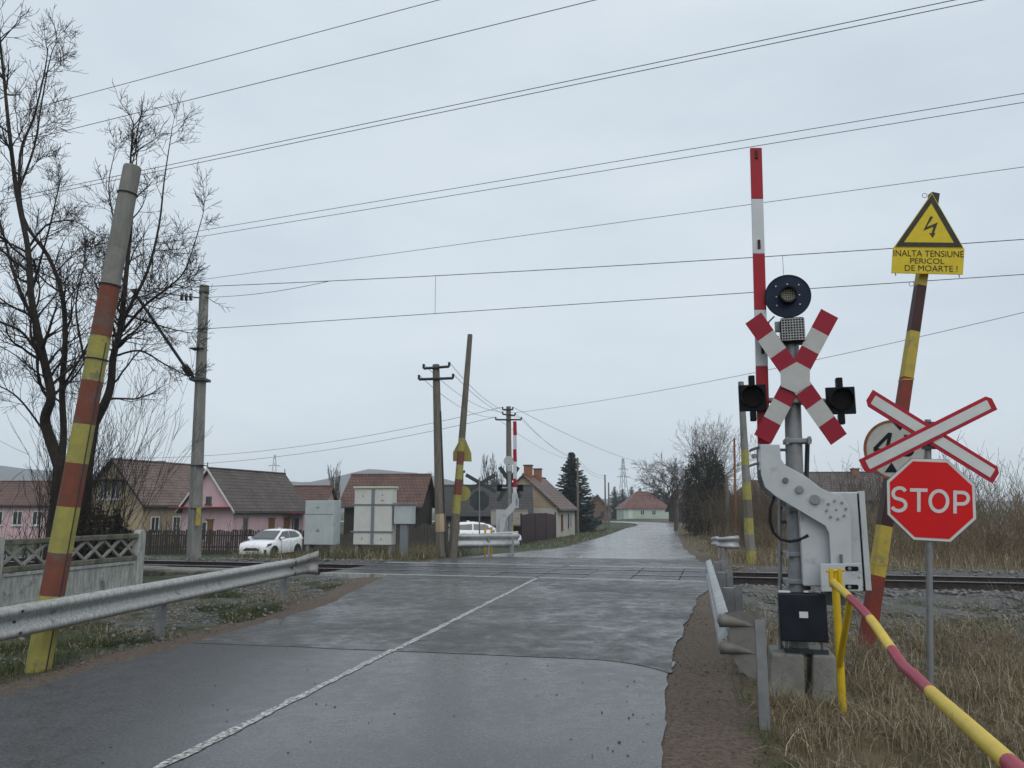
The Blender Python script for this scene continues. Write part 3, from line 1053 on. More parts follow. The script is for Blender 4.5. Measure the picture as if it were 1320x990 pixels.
# crossed boards
BR = [(0, 0), (.145, 1), (.29, 0), (.41, 1), (.59, 0), (.71, 1), (.855, 0), (1, 0)]
cross_board(F0, ((971, 410), (1081.5, 566.5)), -.150, sig, 25, bands=BR)
cross_board(F0, ((1069.5, 404), (983, 566)), -.135, sig, 25, bands=BR)
hexa = [(1025, 467.5), (1044, 478), (1044, 496.5), (1026, 506.5), (1006.5, 498), (1006, 478.5)]
MB().prism([F0.xz(*q, -.16) for q in hexa], -.162, -.156).build('cross_centre', 'board_white', sig)
MB().box(F0.l(1025, 488, -.09), (.07, .10, .26)).build('cross_bracket', 'galv_post', sig)
# round dish with caged lamp
c = F0.l(1015.5, 382, -.05)
rr_ = F0.l(1045.5, 382, -.05).x - c.x
d_ = MB().disc((c.x, c.z), rr_, -.054, -.046, 48).build('dish', 'dish_navy', sig)
MB().ring((c.x, c.z), rr_ * 1.012, rr_ * .97, -.062, -.042, 48).build('dish_rim', 'lamp_black', d_)
MB().ring((c.x, c.z), rr_ * .40, rr_ * .33, -.15, -.054, 28).build('lamp_collar', 'lamp_black', d_, smooth=True)
MB().disc((c.x, c.z), rr_ * .33, -.075, -.055, 28).build('lens', 'lens_clear', d_)
mb = MB()
for k in range(-3, 4):
    o = k * rr_ * .095
    hl = math.sqrt(max((rr_ * .34) ** 2 - o * o, 0))
    mb.box((c.x + o, -.092, c.z), (.003, .003, 2 * hl)).box((c.x, -.088, c.z + o), (2 * hl, .003, .003))
mb.build('cage', 'lamp_black', d_)
for q in ((0, .56), (.5, .5), (-.5, .5), (.5, .02), (-.5, 0), (.5, -.42), (-.5, -.42)):
    MB().disc((c.x + q[0] * rr_, c.z + q[1] * rr_), .007, -.066, -.055, 8).build('bolt', 'white_label', d_)
MB().disc((c.x, c.z), rr_ * .42, -.045, .12, 20).build('lamp_case', 'lamp_black', d_, smooth=True)
# bell box with grille
c = F0.l(1021, 427.5, -.05)
w_ = F0.l(1036.5, 427, -.05).x - c.x
bell = MB().box(c, (2 * w_, .20, .25)).build('bell_box', 'lamp_black', sig, bevel=.02)
mb = MB()
for k in range(9):
    o = (k - 4) / 4 * w_ * .92
    mb.box((c.x + o, c.y - .108, c.z), (.008, .01, .22))
    mb.box((c.x, c.y - .113, c.z + (k - 4) / 4 * .105), (2 * w_ * .95, .008, .007))
mb.build('grille', 'grille', bell)
MB().box((c.x - w_ - .02, c.y + .02, c.z + .06), (.05, .05, .1)).build('bell_clamp', 'galv_post', bell)
cb = [F0.l(998, 408, .02), F0.l(991, 415, 0), F0.l(990, 425, -.02), F0.l(994, 432, -.04), F0.l(1004, 434, -.05)]
MB().tube(cb, .008, 6).build('cable', 'rubber', sig)
# lamp heads on a cross tube
MB().tube([F0.l(972, 516, .02), F0.l(1083, 517.5, .02)], .028, 12).build('cross_tube', 'galv_post', sig, smooth=True)
MB().box(F0.l(1024, 517, -.03), (.22, .2, .06)).build('tube_clamp', 'galv_post', sig, bevel=.01)
lamp_head(F0, 970, 513, 36, -.06, sig)
lamp_head(F0, 1083.5, 516.5, 38, -.06, sig)
# side ladder post and its ties
MB().tube([F0.l(1006, 845, .1), F0.l(1005, 606, .1)], .019, 8).build('side_post', 'galv_post', sig)
for py in (655, 673, 713, 748):
    a = F0.l(1006, py, .1)
    MB().box(((a.x + F0.l(1028, py).x) / 2, .1, a.z), (F0.l(1028, py).x - a.x, .03, .03)).build('tie_bar', 'steel_dark', sig)
for py in (569, 657, 714, 749):
    a = F0.l(1027.5, py)
    MB().box((a.x, 0, a.z), (.25, .20, .045)).build('clamp', 'galv_post', sig, bevel=.008)
    for sx in (-1, 1):
        MB().box((a.x + sx * .1, -.11, a.z), (.03, .05, .07)).build('clamp_bolt', 'bolt', sig)
MB().tube([F0.l(1041, 566, .1), F0.l(1039, 640, .1), F0.l(1042, 760, .1)], .022, 8).build('cable_duct', 'steel_dark', sig)
# black junction box low on the mast
a = F0.l(1003, 764, -.2); b = F0.l(1068, 828, -.2)
jb = MB().span((a.x, -.24, b.z), (b.x, -.09, a.z)).build('junction_box', 'box_black', sig, bevel=.012)
c = F0.l(1036, 792.5, -.24)
MB().box((c.x, -.2415, c.z), (.075, .003, .055)).build('sticker', 'white_label', jb)
for q in ((1011, 764), (1039, 764)):
    c = F0.l(q[0], q[1] - 1.5, -.2); MB().box((c.x, -.2, c.z), (.10 if q[0] < 1020 else .04, .05, .012)).build('lid_tab', 'white_label', jb)
a = F0.l(1010, 829, 0); b = F0.l(1066, 838, 0)
MB().span((a.x, -.12, b.z - .02), (b.x, .12, b.z + .02)).build('base_plate', 'steel_dark', sig)
for q in (1014, 1060):
    c = F0.l(q, 832, -.09); MB().tube([(c.x, -.09, b.z), (c.x, -.09, b.z + .09)], .012, 8).build('anchor_bolt', 'bolt', sig)
# two concrete foundation blocks
fz = b.z - .022
for (x0, x1, x2, x3) in ((990, 1038, 994, 1036), (1046, 1079, 1047, 1077)):
    fb = MB()
    lo0, lo1 = F0.l(x0, 900, -.17), F0.l(x1, 900, -.17)
    hi0, hi1 = F0.l(x2, 836, -.17), F0.l(x3, 836, -.17)
    zb = -.45
    fb.add([(lo0.x, -.19, zb), (lo1.x, -.19, zb), (lo1.x, .3, zb), (lo0.x, .3, zb), (hi0.x, -.17, fz), (hi1.x, -.17, fz), (hi1.x, .3, fz), (hi0.x, .3, fz)],
           [(0, 1, 2, 3), (4, 7, 6, 5), (0, 4, 5, 1), (1, 5, 6, 2), (2, 6, 7, 3), (3, 7, 4, 0)])
    fb.build('foundation_block', 'concrete', sig, bevel=.02)

# barrier machine: housing, swan-neck plates, raised arm
bar = thing('level_crossing_barrier', 'grey-white barrier machine with raised red and white arm beside the stop sign', 'barrier', P0, F0.rz)
yh0, yh1 = -.20, .30
a = F0.l(1036, 762, yh0); b = F0.l(1113, 634, yh0)
hb = MB().span((a.x, yh0, F0.l(1100, 757, yh0).z), (b.x, yh1, b.z)).build('housing', 'machine', bar, bevel=.012)
c = F0.l(1109.5, 690, yh0 - .001)
MB().box((c.x, yh0 - .002, (a.z + b.z) / 2), (.012, .004, b.z - a.z - .03)).build('lid_joint', 'lamp_black', hb)
c = F0.l(1116, 690, yh0)
MB().span((c.x - .035, yh0 - .012, a.z + .02), (c.x + .015, yh0 + .05, b.z + .006)).build('lid_edge', 'machine', hb, bevel=.004)
swan = [(980, 573), (1005, 573), (1007, 592), (1013, 600), (1037, 613), (1058, 629), (1066, 633), (1084, 638), (1094, 652), (1097, 668), (1098, 742), (1072, 742), (1069, 688), (1064, 678), (1000, 640), (986, 628), (981, 612)]
ypl = yh0 - .085
sw = MB().prism([F0.xz(x, y, ypl) for x, y in swan], ypl, ypl + .025).build('swan_neck_plate', 'machine', bar, bevel=.005)
yb = yh1 + .07
sh = [(x, y) for x, y in swan]
MB().prism([F0.xz(x, y, ypl) for x, y in sh], yb, yb + .025).build('swan_neck_plate', 'machine_dark', bar, bevel=.005)
for q, r_, m_ in (((1012.5, 619), .026, 'machine_dark'), ((1030.5, 631), .036, 'galv_post'), ((1050.5, 644), .046, 'galv_post')):
    c = F0.xz(*q, ypl)
    MB().disc(c, r_, ypl - .022, ypl, 24).build('boss', m_, sw, bevel=.004)
cc = F0.xz(1078, 657, ypl)
for k in range(8):
    q = (cc[0] + .083 * math.cos(k * math.pi / 4 + .1), cc[1] + .083 * math.sin(k * math.pi / 4 + .1))
    MB().disc(q, .011, ypl - .014, ypl, 6).build('bolt', 'bolt', sw)
MB().disc(cc, .008, ypl - .008, ypl, 6).build('bolt', 'bolt', sw)
MB().tube([(cc[0], yh0 - .08, cc[1]), (cc[0], yb, cc[1])], .06, 16).build('shaft', 'machine_dark', bar, smooth=True)
# counterweight plate with slots at the foot of the neck
yc = ypl - .05
cp = MB().prism([F0.xz(x, y, yc) for x, y in ((1057, 727), (1110.5, 726), (1112, 762), (1059, 763))], yc, yc + .04).build('counterweight', 'machine', bar, bevel=.006)
for q in ((1098, 733), (1098, 756.5)):
    c = F0.xz(*q, yc)
    MB().prism([(c[0] + dx, c[1] + dz) for dx, dz in ((-.055, -.012), (-.045, -.02), (.045, -.02), (.055, -.012), (.055, .012), (.045, .02), (-.045, .02), (-.055, .012))], yc - .004, yc - .001).build('slot', 'lamp_black', cp)
    MB().disc((c[0] - .02, c[1]), .016, yc - .018, yc - .002, 6).build('slot_bolt', 'bolt', cp)
c = F0.xz(1107.5, 744.5, yc); MB().disc(c, .007, yc - .004, yc - .001, 10).build('hole', 'sign_rust', cp)
c = F0.l(1085, 722, yc); MB().tube([(c.x, yc + .02, c.z - .03), (c.x, yc + .02, c.z + .05)], .014, 8).build('pin', 'machine_dark', cp)
MB().span(F0.l(1066, 780, .0), F0.l(1090, 757, .0) + Vector((0, .2, 0))).build('machine_stand', 'machine_dark', bar)
# arm
ya = -.02
armp = [(985.5, 606), (967.5, 190)]
def arm_piece(p0, p1, w0, w1, m_, nm='arm_section'):
    q = [(p0[0] - w0 / 2, p0[1]), (p0[0] + w0 / 2, p0[1]), (p1[0] + w1 / 2, p1[1]), (p1[0] - w1 / 2, p1[1])]
    return MB().prism([F0.xz(x, y, ya) for x, y in q], ya, ya + .07).build(nm, m_, bar, bevel=.006)
def ax_x(py):
    return 974.5 + (985.0 - 974.5) * (py - 190) / (575 - 190)
seq = [(606, 'arm_white'), (572, 'arm_red'), (472, 'arm_white'), (399, 'arm_red'), (327, 'arm_white'), (256, 'arm_red'), (190, None)]
for i in range(len(seq) - 1):
    y0_, m_ = seq[i]
    y1_ = seq[i + 1][0]
    arm_piece((ax_x(y0_), y0_), (ax_x(y1_), y1_ + .15), 15.2 + .0022 * (y0_ - 190), 15.2 + .0022 * (y1_ - 190), m_)
for q, m_ in (((975, 199), 'pole_maroon'), ((978.5, 315), 'pole_maroon'), ((983, 450), 'lamp_black')):
    c = F0.l(q[0], q[1], ya)
    MB().box((c.x, ya - .006, c.z), (.028, .012, .095)).build('reflector', m_, bar, bevel=.004)
# cable loop and arm clamps
loop = [(1004, 630), (998, 640), (993, 655), (992.5, 672), (997, 686), (1006, 695), (1018, 698), (1030, 696), (1042, 690)]
MB().tube([F0.l(x, y, -.16 - .04 * math.sin(i)) for i, (x, y) in enumerate(loop)], .015, 10).build('cable_loop', 'rubber', bar, smooth=True)
for py in (578, 598):
    c = F0.l(973, py, .02)
    MB().prism([(c.x - .06, c.z - .03), (c.x + .04, c.z), (c.x + .04, c.z + .02), (c.x - .05, c.z - .01)], -.05, .12).build('arm_clamp', 'machine_dark', bar)
    c = F0.l(1009, py + 2, .02)
    MB().box(c, (.12, .12, .02)).build('arm_clamp', 'machine_dark', bar)
MB().box(F0.l(972, 588, 0), (.05, .06, .04)).build('arm_bolt', 'bolt', bar)

# ============================================================ STOP SIGN AND CROSS
P = atY(1198, 872, 7.75); P.z = atY(1198, 878, 7.75).z
F1 = Frame(P, R(-12))
stp = thing('stop_sign', 'red octagonal STOP sign under a white cross on a slim grey post', 'stop sign', P, R(-12))
MB().tube([F1.l(1199.5, 905), F1.l(1196, 541)], .030, 16).build('post', 'galv_post', stp, smooth=True)
c = F1.l(1199, 645, -.045)
oc = [(1142.5, 617), (1142, 667), (1176, 696), (1226, 697.5), (1257.5, 666), (1257, 625), (1225.5, 594), (1174, 592.5)]
ocl = [F1.xz(*q, -.045) for q in oc]
cx = sum(p[0] for p in ocl) / 8; cz = sum(p[1] for p in ocl) / 8
Ra = sum(math.hypot(p[0] - cx, p[1] - cz) for p in ocl) / 8
a0 = sum((math.atan2(p[1] - cz, p[0] - cx) - (math.pi - R(22.5) + i * R(45)) + math.pi) % (2 * math.pi) - math.pi for i, p in enumerate(ocl)) / 8
def octo(k):
    return [(cx + Ra * k * math.cos(a0 + math.pi - R(22.5) + i * R(45)), cz + Ra * k * math.sin(a0 + math.pi - R(22.5) + i * R(45))) for i in range(8)]
pl_ = MB().prism(octo(1.0), -.048, -.030).build('sign_plate', 'sign_back', stp, bevel=.003)
MB().prism(octo(.99), -.0515, -.0485).build('white_border', 'sign_white', pl_)
MB().prism(octo(.925), -.055, -.052).build('red_field', 'sign_red', pl_)
a = F1.xz(1148.5, 644, -.05); b = F1.xz(1251.5, 644, -.05)
rt = math.atan2(F1.xz(1250, 650, -.05)[1] - F1.xz(1150, 643.5, -.05)[1], F1.xz(1250, 650, -.05)[0] - F1.xz(1150, 643.5, -.05)[0])
hS = F1.xz(1200, 629, -.05)[1] - F1.xz(1200, 661.5, -.05)[1]
def arcpts(cx_, cy_, rx, ry, a0_, a1_, n=12):
    return [(cx_ + rx * math.cos(R(a0_ + (a1_ - a0_) * k / n)), cy_ - ry * math.sin(R(a0_ + (a1_ - a0_) * k / n))) for k in range(n + 1)]
def stroke(pts, w):
    """outline of a pen stroke of width w through pixel points, on the sign face"""
    vs, fs = [], []
    for i, p in enumerate(pts):
        d = Vector(pts[min(i + 1, len(pts) - 1)]) - Vector(pts[max(i - 1, 0)])
        d.normalize()
        for yy in (-.0585, -.0555):
            for s_ in (1, -1):
                q = F1.xz(p[0] - d.y * w / 2 * s_, p[1] + d.x * w / 2 * s_, -.056)
                vs.append((q[0], yy, q[1]))
    for i in range(len(pts) - 1):
        a_ = 4 * i
        fs += [(a_, a_ + 1, a_ + 5, a_ + 4), (a_ + 2, a_ + 6, a_ + 7, a_ + 3), (a_, a_ + 4, a_ + 6, a_ + 2), (a_ + 1, a_ + 3, a_ + 7, a_ + 5)]
    e_ = 4 * (len(pts) - 1)
    fs += [(0, 2, 3, 1), (e_, e_ + 1, e_ + 3, e_ + 2)]
    return vs, fs
W_ = 4.4
letters = {
    'S': [arcpts(1159.5, 636.3, 8.3, 7.3, 25, 235, 14) + arcpts(1158.5, 651.0, 9.0, 7.4, 75, -160, 16)],
    'T': [[(1173, 631.6), (1195.5, 631.9)], [(1184.3, 631.6), (1184.3, 659.8)]],
    'O': [arcpts(1210.2, 646, 11.3, 13.2, 0, 360, 26)],
    'P': [[(1231, 632.2), (1231, 662)], [(1231, 634.8), (1240, 634.9)] + arcpts(1240.5, 642.3, 7.6, 7.3, 88, -88, 10) + [(1231, 649.4)]],
}
for ch, sts in letters.items():
    mb = MB()
    for j, st_ in enumerate(sts):
        v_, f_ = stroke(st_, W_)
        if j:
            v_ = [(x, y - .0004, z) for x, y, z in v_]
        mb.add(v_, f_)
    mb.build('letter', 'sign_white', pl_)
for z_ in (620, 680):
    q = F1.l(1198, z_, -.015)
    MB().box(q, (.12, .05, .04)).build('bracket', 'galv_post', stp)
# the white cross with red rim
def rim_board(pa, pb, wpx, dy, parent):
    A = Vector(pa); B = Vector(pb)
    d = (B - A).normalized(); nr = Vector((-d.y, d.x))
    def outl(w, cut, e):
        q = [A + d * (cut + e) + nr * w / 2, A + d * e + nr * (w / 2 - cut * .9), A + d * e - nr * (w / 2 - cut * .0), B - d * (cut + e) - nr * w / 2,
             B - d * e - nr * (w / 2 - cut * .9), B - d * e + nr * (w / 2 - cut * .0)]
        q = [A + d * e - nr * (w / 2), B - d * (cut + e) - nr * w / 2, B - d * e - nr * (w / 2 - cut), B - d * e + nr * w / 2, A + d * (cut + e) + nr * w / 2, A + d * e + nr * (w / 2 - cut)]
        return [F1.xz(p.x, p.y, dy) for p in q]
    o = MB().prism(outl(wpx, 6, 0), dy, dy + .012).build('cross_board', 'sign_rim', parent, bevel=.002)
    MB().prism(outl(wpx - 9.5, 1.0, 7), dy - .004, dy - .0005).build('white_field', 'sign_white', o)
rim_board((1119.5, 511.5), (1285.5, 614), 22, -.072, stp)
rim_board((1281, 518), (1112, 602.5), 22, -.088, stp)
for z_ in (546, 577):
    q = F1.l(1200, z_, -.03); MB().box(q, (.16, .06, .03)).build('bracket', 'steel_dark', stp)

# ============================================================ YELLOW STAND AND PIPE RAIL
pA = atY(1071, 747, 6.72)
pB = atY(1310, 985, 2.55)
pipe = thing('pipe_barrier', 'bent pipe rail painted yellow and dull red running toward the camera', 'pipe rail', (pA.x, pA.y, 0))
org = Vector((pA.x, pA.y, 0))
pp = [(1073, 749, 6.72), (1081, 757, 6.45), (1096, 771, 6.05), (1122, 798, 5.35), (1150, 838, 4.75), (1165, 859, 4.48), (1180, 872, 4.2), (1200, 892, 3.85), (1240, 928, 3.25), (1302, 984, 2.62), (1420, 1090, 2.0), (1720, 1350, 1.4)]
mseq = ['pipe_yellow', 'pipe_yellow', 'pipe_red', 'pipe_yellow', 'pipe_red', 'pipe_red', 'pipe_red', 'pipe_yellow', 'pipe_yellow', 'pipe_red', 'pipe_yellow']
wp = [atY(x, y, Y) for x, y, Y in pp]
ml = ['pipe_yellow', 'pipe_red']
# densify with a smooth curve, keep the paint bands
P2, M2 = [], []
for i in range(len(wp) - 1):
    p_1 = wp[max(i - 1, 0)]; p1 = wp[i]; p2 = wp[i + 1]; p3 = wp[min(i + 2, len(wp) - 1)]
    for k in range(5):
        t_ = k / 5
        P2.append(0.5 * ((2 * p1) + (p2 - p_1) * t_ + (2 * p_1 - 5 * p1 + 4 * p2 - p3) * t_ ** 2 + (3 * p1 - p_1 - 3 * p2 + p3) * t_ ** 3))
        M2.append(ml.index(mseq[i]))
P2.append(wp[-1])
MB().tube([p - org for p in P2], .031, 14, mids=M2).build('pipe', ml, pipe, smooth=True)
e = wp[-1] - org
MB().tube([e, Vector((e.x, e.y, -.4))], .034, 12).build('post', 'yellow_paint', pipe, smooth=True)
q1 = atY(1076, 736, 6.72) - org; q2 = atY(1086, 914, 6.72) - org
MB().tube([q1, Vector((q2.x, q2.y, q2.z - .25))], .032, 12).build('post', 'yellow_paint', pipe, smooth=True)
q3 = atY(1096, 772, 6.15) - org; q4 = atY(1082, 858, 6.66) - org
MB().tube([q3, q4], .026, 12).build('brace', 'yellow_paint', pipe, smooth=True)
for dx in (-.045, .03):
    MB().tube([q1 + Vector((dx, -.03, .02)), q1 + Vector((dx - .005, -.035, -.06)), q1 + Vector((dx, -.03, -.13))], .022, 8).build('joint_lug', 'yellow_paint', pipe, smooth=True)
MB().tube([q1 + Vector((-.08, -.03, 0)), q1 + Vector((.07, -.03, .01))], .012, 8).build('joint_bolt', 'yellow_paint', pipe)

# ============================================================ GUARDRAILS
WPR = [(0, .155), (.012, .152), (.070, .128), (.082, .100), (.070, .070), (.014, .030), (0, 0), (.014, -.030), (.070, -.070), (.082, -.100), (.070, -.128), (.012, -.152), (0, -.155)]
def wbeam(path, zc, side, mat_name, parent, name='beam', hs=None, org=Vector((0, 0, 0)), ds=None, sharp=False):
    """sweep the W profile along a ground path; the ridges point to 'side' (+1 = left of travel)"""
    vs, fs = [], []
    n = len(WPR)
    for i, p in enumerate(path):
        a = Vector(path[max(i - 1, 0)]); b = Vector(path[min(i + 1, len(path) - 1)])
        d = (b - a).normalized()
        nr = Vector((-d.y, d.x)) * side
        k = hs[i] if hs else 1.0
        z0 = zc[i] if isinstance(zc, list) else zc
        for o, z in WPR:
            o = o * (ds[i] if ds else 1.0)
            vs.append((p[0] + nr.x * o - org.x, p[1] + nr.y * o - org.y, z0 + z * k - org.z))
    for i in range(len(path) - 1):
        for k in range(n - 1):
            fs.append((i * n + k, i * n + k + 1, (i + 1) * n + k + 1, (i + 1) * n + k))
    o = MB().add(vs, fs).build(name, mat_name, parent, smooth=True if sharp else 'all', fix=False, solid=.006)
    return o
def gpost(x, y, z1, rz, parent, org, h=None, m_='galv_post', w=.12, d=.07):
    g0 = gz(x, y) - .3
    mb = MB()
    t_ = .012
    mb.box((0, 0, (g0 + z1) / 2), (t_, w, z1 - g0)).box((d / 2, w / 2 - t_ / 2, (g0 + z1) / 2), (d, t_ * .98, z1 - g0 - .001)).box((d / 2, -w / 2 + t_ / 2, (g0 + z1) / 2), (d, t_ * .98, z1 - g0 - .001))
    o = mb.build('post', m_, parent)
    o.location = (x - org.x, y - org.y, -org.z)
    o.rotation_euler = (0, 0, rz)
    return o
# long one on the left
LA, LB = Vector((-5.28, 3.0)), Vector((-4.02, 14.55))
org = Vector((LB.x, LB.y, 0))
gl = thing('guardrail', 'long dirt-streaked guardrail along the left edge of the road', 'guardrail', org)
path = [LA.lerp(LB, i / 20) for i in range(21)]
wbeam(path, .575, -1, 'galv_streak', gl, org=org)
dL = (LB - LA).normalized()
pth = [LB + dL * x for x in (-.12, .05, .3, .5, .62, .66)]
pth = [p + Vector((-dL.y, dL.x)) * (-.012 - .10 * max(0, k - 3)) for k, p in enumerate(pth)]
wbeam(pth, [.575, .575, .58, .59, .60, .61], -1, 'galv_dirty', gl, name='end_piece', hs=[1.0, 1.02, 1.05, 1.15, 1.3, 1.5], org=org)
for f in (.12, .64, .985):
    p = LA.lerp(LB, f) + Vector((-dL.y, dL.x)) * .09
    gpost(p.x, p.y, .66, math.atan2(dL.y, dL.x) - math.pi / 2 + math.pi, gl, org)
    q = LA.lerp(LB, f) + Vector((-dL.y, dL.x)) * .04
    MB().box((q.x - org.x, q.y - org.y, .575), (.07, .12, .2), rot=math.atan2(dL.y, dL.x) + math.pi / 2).build('spacer', 'galv_post', gl)
for f in (.40, .985):
    for dz in (-.1, 0, .1):
        p = LA.lerp(LB, f) + Vector((dL.y, -dL.x)) * (.084 if dz else .01)
        MB().tube([(p.x - org.x, p.y - org.y, .575 + dz), (p.x - org.x + .012, p.y - org.y - .002, .575 + dz)], .014, 8).build('bolt', 'steel_dark', gl)
# right one, seen end on
RA, RB = Vector((1.70, 6.25)), Vector((3.16, 12.5))
org = Vector((RA.x, RA.y, 0))
gr_ = thing('guardrail', 'near guardrail with rounded end seen end-on beside the signal foundation', 'guardrail', org)
dR = (RB - RA).normalized()
path = [RB.lerp(RA, i / 14) for i in range(15)]
nR = Vector((dR.y, -dR.x))
rad = .05
arc = []
cen = RA + nR * rad
for k in range(1, 7):
    a = math.pi * .5 * k / 6
    arc.append(cen - nR * rad * math.cos(a) - dR * rad * math.sin(a))
dd = nR
arc += [arc[-1] + dd * x_ for x_ in (.03, .06, .10, .15)]
ZR = .69
wbeam(path, ZR, -1, 'galv', gr_, org=org)
fl = MB()
px_, pz_ = .245, ZR
outl = [(0, -.155), (.06, -.25), (.12, -.31), (.19, -.33), (px_ - .02, -.30), (px_, -.24), (px_, .15), (px_ - .03, .175), (.04, .165), (0, .15)]
for dq in (-.004, .004):
    fl.v += [tuple((RA - org.xy + nR * u_ - dR * (.10 - .25 * u_) + dR * dq).to_3d() + Vector((0, 0, pz_ + w_))) for u_, w_ in outl]
k_n = len(outl)
fl.f += [tuple(range(k_n)), tuple(range(2 * k_n - 1, k_n - 1, -1))] + [(i_, (i_ + 1) % k_n, (i_ + 1) % k_n + k_n, i_ + k_n) for i_ in range(k_n)]
fl.m += [0] * len(fl.f)
flap = fl.build('end_flap', 'flap', gr_)
for zz in (.1, -.1):
    pts = []
    rads = []
    for q_ in range(9):
        u_ = -.075 + .27 * q_ / 8
        c2 = RA - org.xy + nR * u_ - dR * (.10 - .25 * max(u_, 0))
        pts.append(Vector((c2.x, c2.y, pz_ + zz - .05 * (q_ / 8) ** 2)))
        rads.append(max(.050 * (1 - (q_ / 8) ** 1.6), .004))
    MB().tube(pts, rads, 14).build('pressed_ridge', 'flap', flap, smooth='all')
    a2 = RA - org.xy - nR * .045 - dR * .10
    b2 = RA - org.xy - nR * .045 + dR * .12
    MB().tube([(a2.x, a2.y, pz_ + zz), (b2.x, b2.y, pz_ + zz)], [.046, .038], 14).build('pressed_ridge', 'galv_dirty', flap, smooth='all')
for f in (0.0, .34, .66, .97):
    p = RA.lerp(RB, f) + nR * (.20 if f < .1 else .16)
    gpost(p.x, p.y, .80 if f < .1 else .84, math.atan2(dR.y, dR.x) - math.pi / 2, gr_, org)
    q = RA.lerp(RB, f) + nR * .10
    if f > .1:
        MB().box((q.x - org.x, q.y - org.y, ZR), (.12, .09, .26), rot=math.atan2(dR.y, dR.x) - math.pi / 2).build('spacer', 'galv_post', gr_)
# beyond the track on the right: two rails end to end going away
q0 = Vector((6.35, 23.9)); q1_ = Vector((7.7, 30.0))
org = Vector((q0.x, q0.y, 0))
g3 = thing('guardrail', 'short guardrail with flared end just beyond the track, right of the road', 'guardrail', org)
d3 = (q1_ - q0).normalized()
wbeam([q0 + Vector((.55, -.02)), q0 + Vector((.3, -.06)), q0 + Vector((.1, 0))] + [q0.lerp(q1_, f) for f in (.05, .3, .6, 1)], [.62, .62, .61, .6, .58, .5, .4], 1, 'galv', g3, org=org, hs=[1.3, 1.2, 1.05, 1, 1, 1, 1])
for f in (.04, .4, .8):
    p = q0.lerp(q1_, f) + Vector((.14, 0))
    gpost(p.x, p.y, .66 - .15 * f, math.atan2(d3.y, d3.x) - math.pi / 2, g3, org)
# far left one, broadside to us
a = atY(590, 697, 28.6); b = atY(666, 697, 29.3)
org = Vector((a.x, a.y, gz(a.x, a.y)))
g4 = thing('guardrail', 'short pale guardrail across the road in front of the far barrier', 'guardrail', org)
zc = a.z
wbeam([(a.x - .28, a.y - .02), (a.x - .1, a.y), (a.x + .1, a.y + .02), (b.x, b.y), (b.x + .05, b.y + .1)], zc, -1, 'galv', g4, org=Vector((org.x, org.y, 0)) + Vector((0, 0, org.z)), hs=[2.2, 2.0, 1.55, 1.5, 1.5])
for px in (593, 629, 660):
    p = atY(px, 700, 28.95)
    o = gpost(p.x, p.y, zc + .1, 0, g4, org)

# ============================================================ FAR BARRIER AND SIGNS
P = atY(657, 708, 30.5); P.z = gz(P.x, P.y)
F1 = Frame(P, R(-12))
fb_ = thing('level_crossing_barrier', 'far barrier with raised red and white arm, across the track', 'barrier', P, R(-12))
MB().tube([F1.l(658, 712), F1.l(656.5, 598)], .075, 14).build('mast', 'galv_post', fb_, smooth=True)
sq = [(640, 'arm_white'), (628, 'arm_red'), (617, 'arm_white'), (595, 'arm_red'), (579, 'arm_white'), (561, 'arm_red'), (543, None)]
for i in range(len(sq) - 1):
    q = [(661.5, sq[i][0]), (666, sq[i][0]), (665.5, sq[i + 1][0] + .05), (661.3, sq[i + 1][0] + .05)]
    MB().prism([F1.xz(x, y, -.05) for x, y in q], -.05, .02).build('arm_section', sq[i][1], fb_)
MB().prism([F1.xz(x, y, -.1) for x, y in ((660, 636), (667, 636), (668, 650), (661, 660), (653, 668), (648, 690), (643, 690), (645, 668), (652, 657), (660, 648))], -.12, -.08).build('swan_neck_plate', 'machine', fb_)
a = F1.l(640, 690, .1); b = F1.l(653, 657, .1)
MB().span((a.x, .0, a.z), (b.x, .4, b.z)).build('housing', 'machine', fb_, bevel=.01)
a = F1.l(665, 655, 0); b = F1.l(668.5, 642, 0)
MB().span((a.x, -.12, a.z), (b.x, .05, b.z)).build('arm_socket', 'machine', fb_, bevel=.01)
MB().tube([F1.l(645, 629, .05), F1.l(671, 629, .05)], .03, 8).build('cross_tube', 'galv', fb_)
for px in (644.5, 671):
    c = F1.l(px, 629, .12)
    MB().box(c, (.22, .2, .26)).build('lamp_head', 'lamp_black', fb_, bevel=.02)
MB().disc(F1.xz(656, 594.5, .0), .20, -.06, .0, 24).build('dish', 'machine', fb_)
MB().box(F1.l(657, 604, -.02), (.18, .2, .26)).build('bell_box', 'machine', fb_, bevel=.03)
for p_, q_ in (((644, 602), (671, 641)), ((668, 602), (642, 646))):
    A = F1.l(*p_, .12); B = F1.l(*q_, .12)
    d = (B - A); L_ = d.length
    M = Matrix.Rotation(math.atan2(-d.z, d.x), 3, 'Y')
    MB().box((A + B) / 2 + Vector((0, .012 if p_[0] < 650 else 0, 0)), (L_, .01, .16), rot=M).build('cross_board', 'sign_back', fb_)
for px in (616, 658.5):
    pass
P = atY(617.5, 708, 32.0); P.z = gz(P.x, P.y)
F1 = Frame(P, R(-10))
bs = thing('stop_sign', 'back of an octagonal sign and grey cross behind the far guardrail', 'stop sign', P, R(-10))
MB().tube([F1.l(618, 716), F1.l(618, 616)], .03, 10).build('post', 'galv_post', bs, smooth=True)
c = F1.xz(618, 645.5, .04)
MB().prism([(c[0] + .435 * math.cos(R(22.5 + 45 * k)), c[1] + .435 * math.sin(R(22.5 + 45 * k))) for k in range(8)], .04, .055).build('sign_plate', 'sign_back', bs)
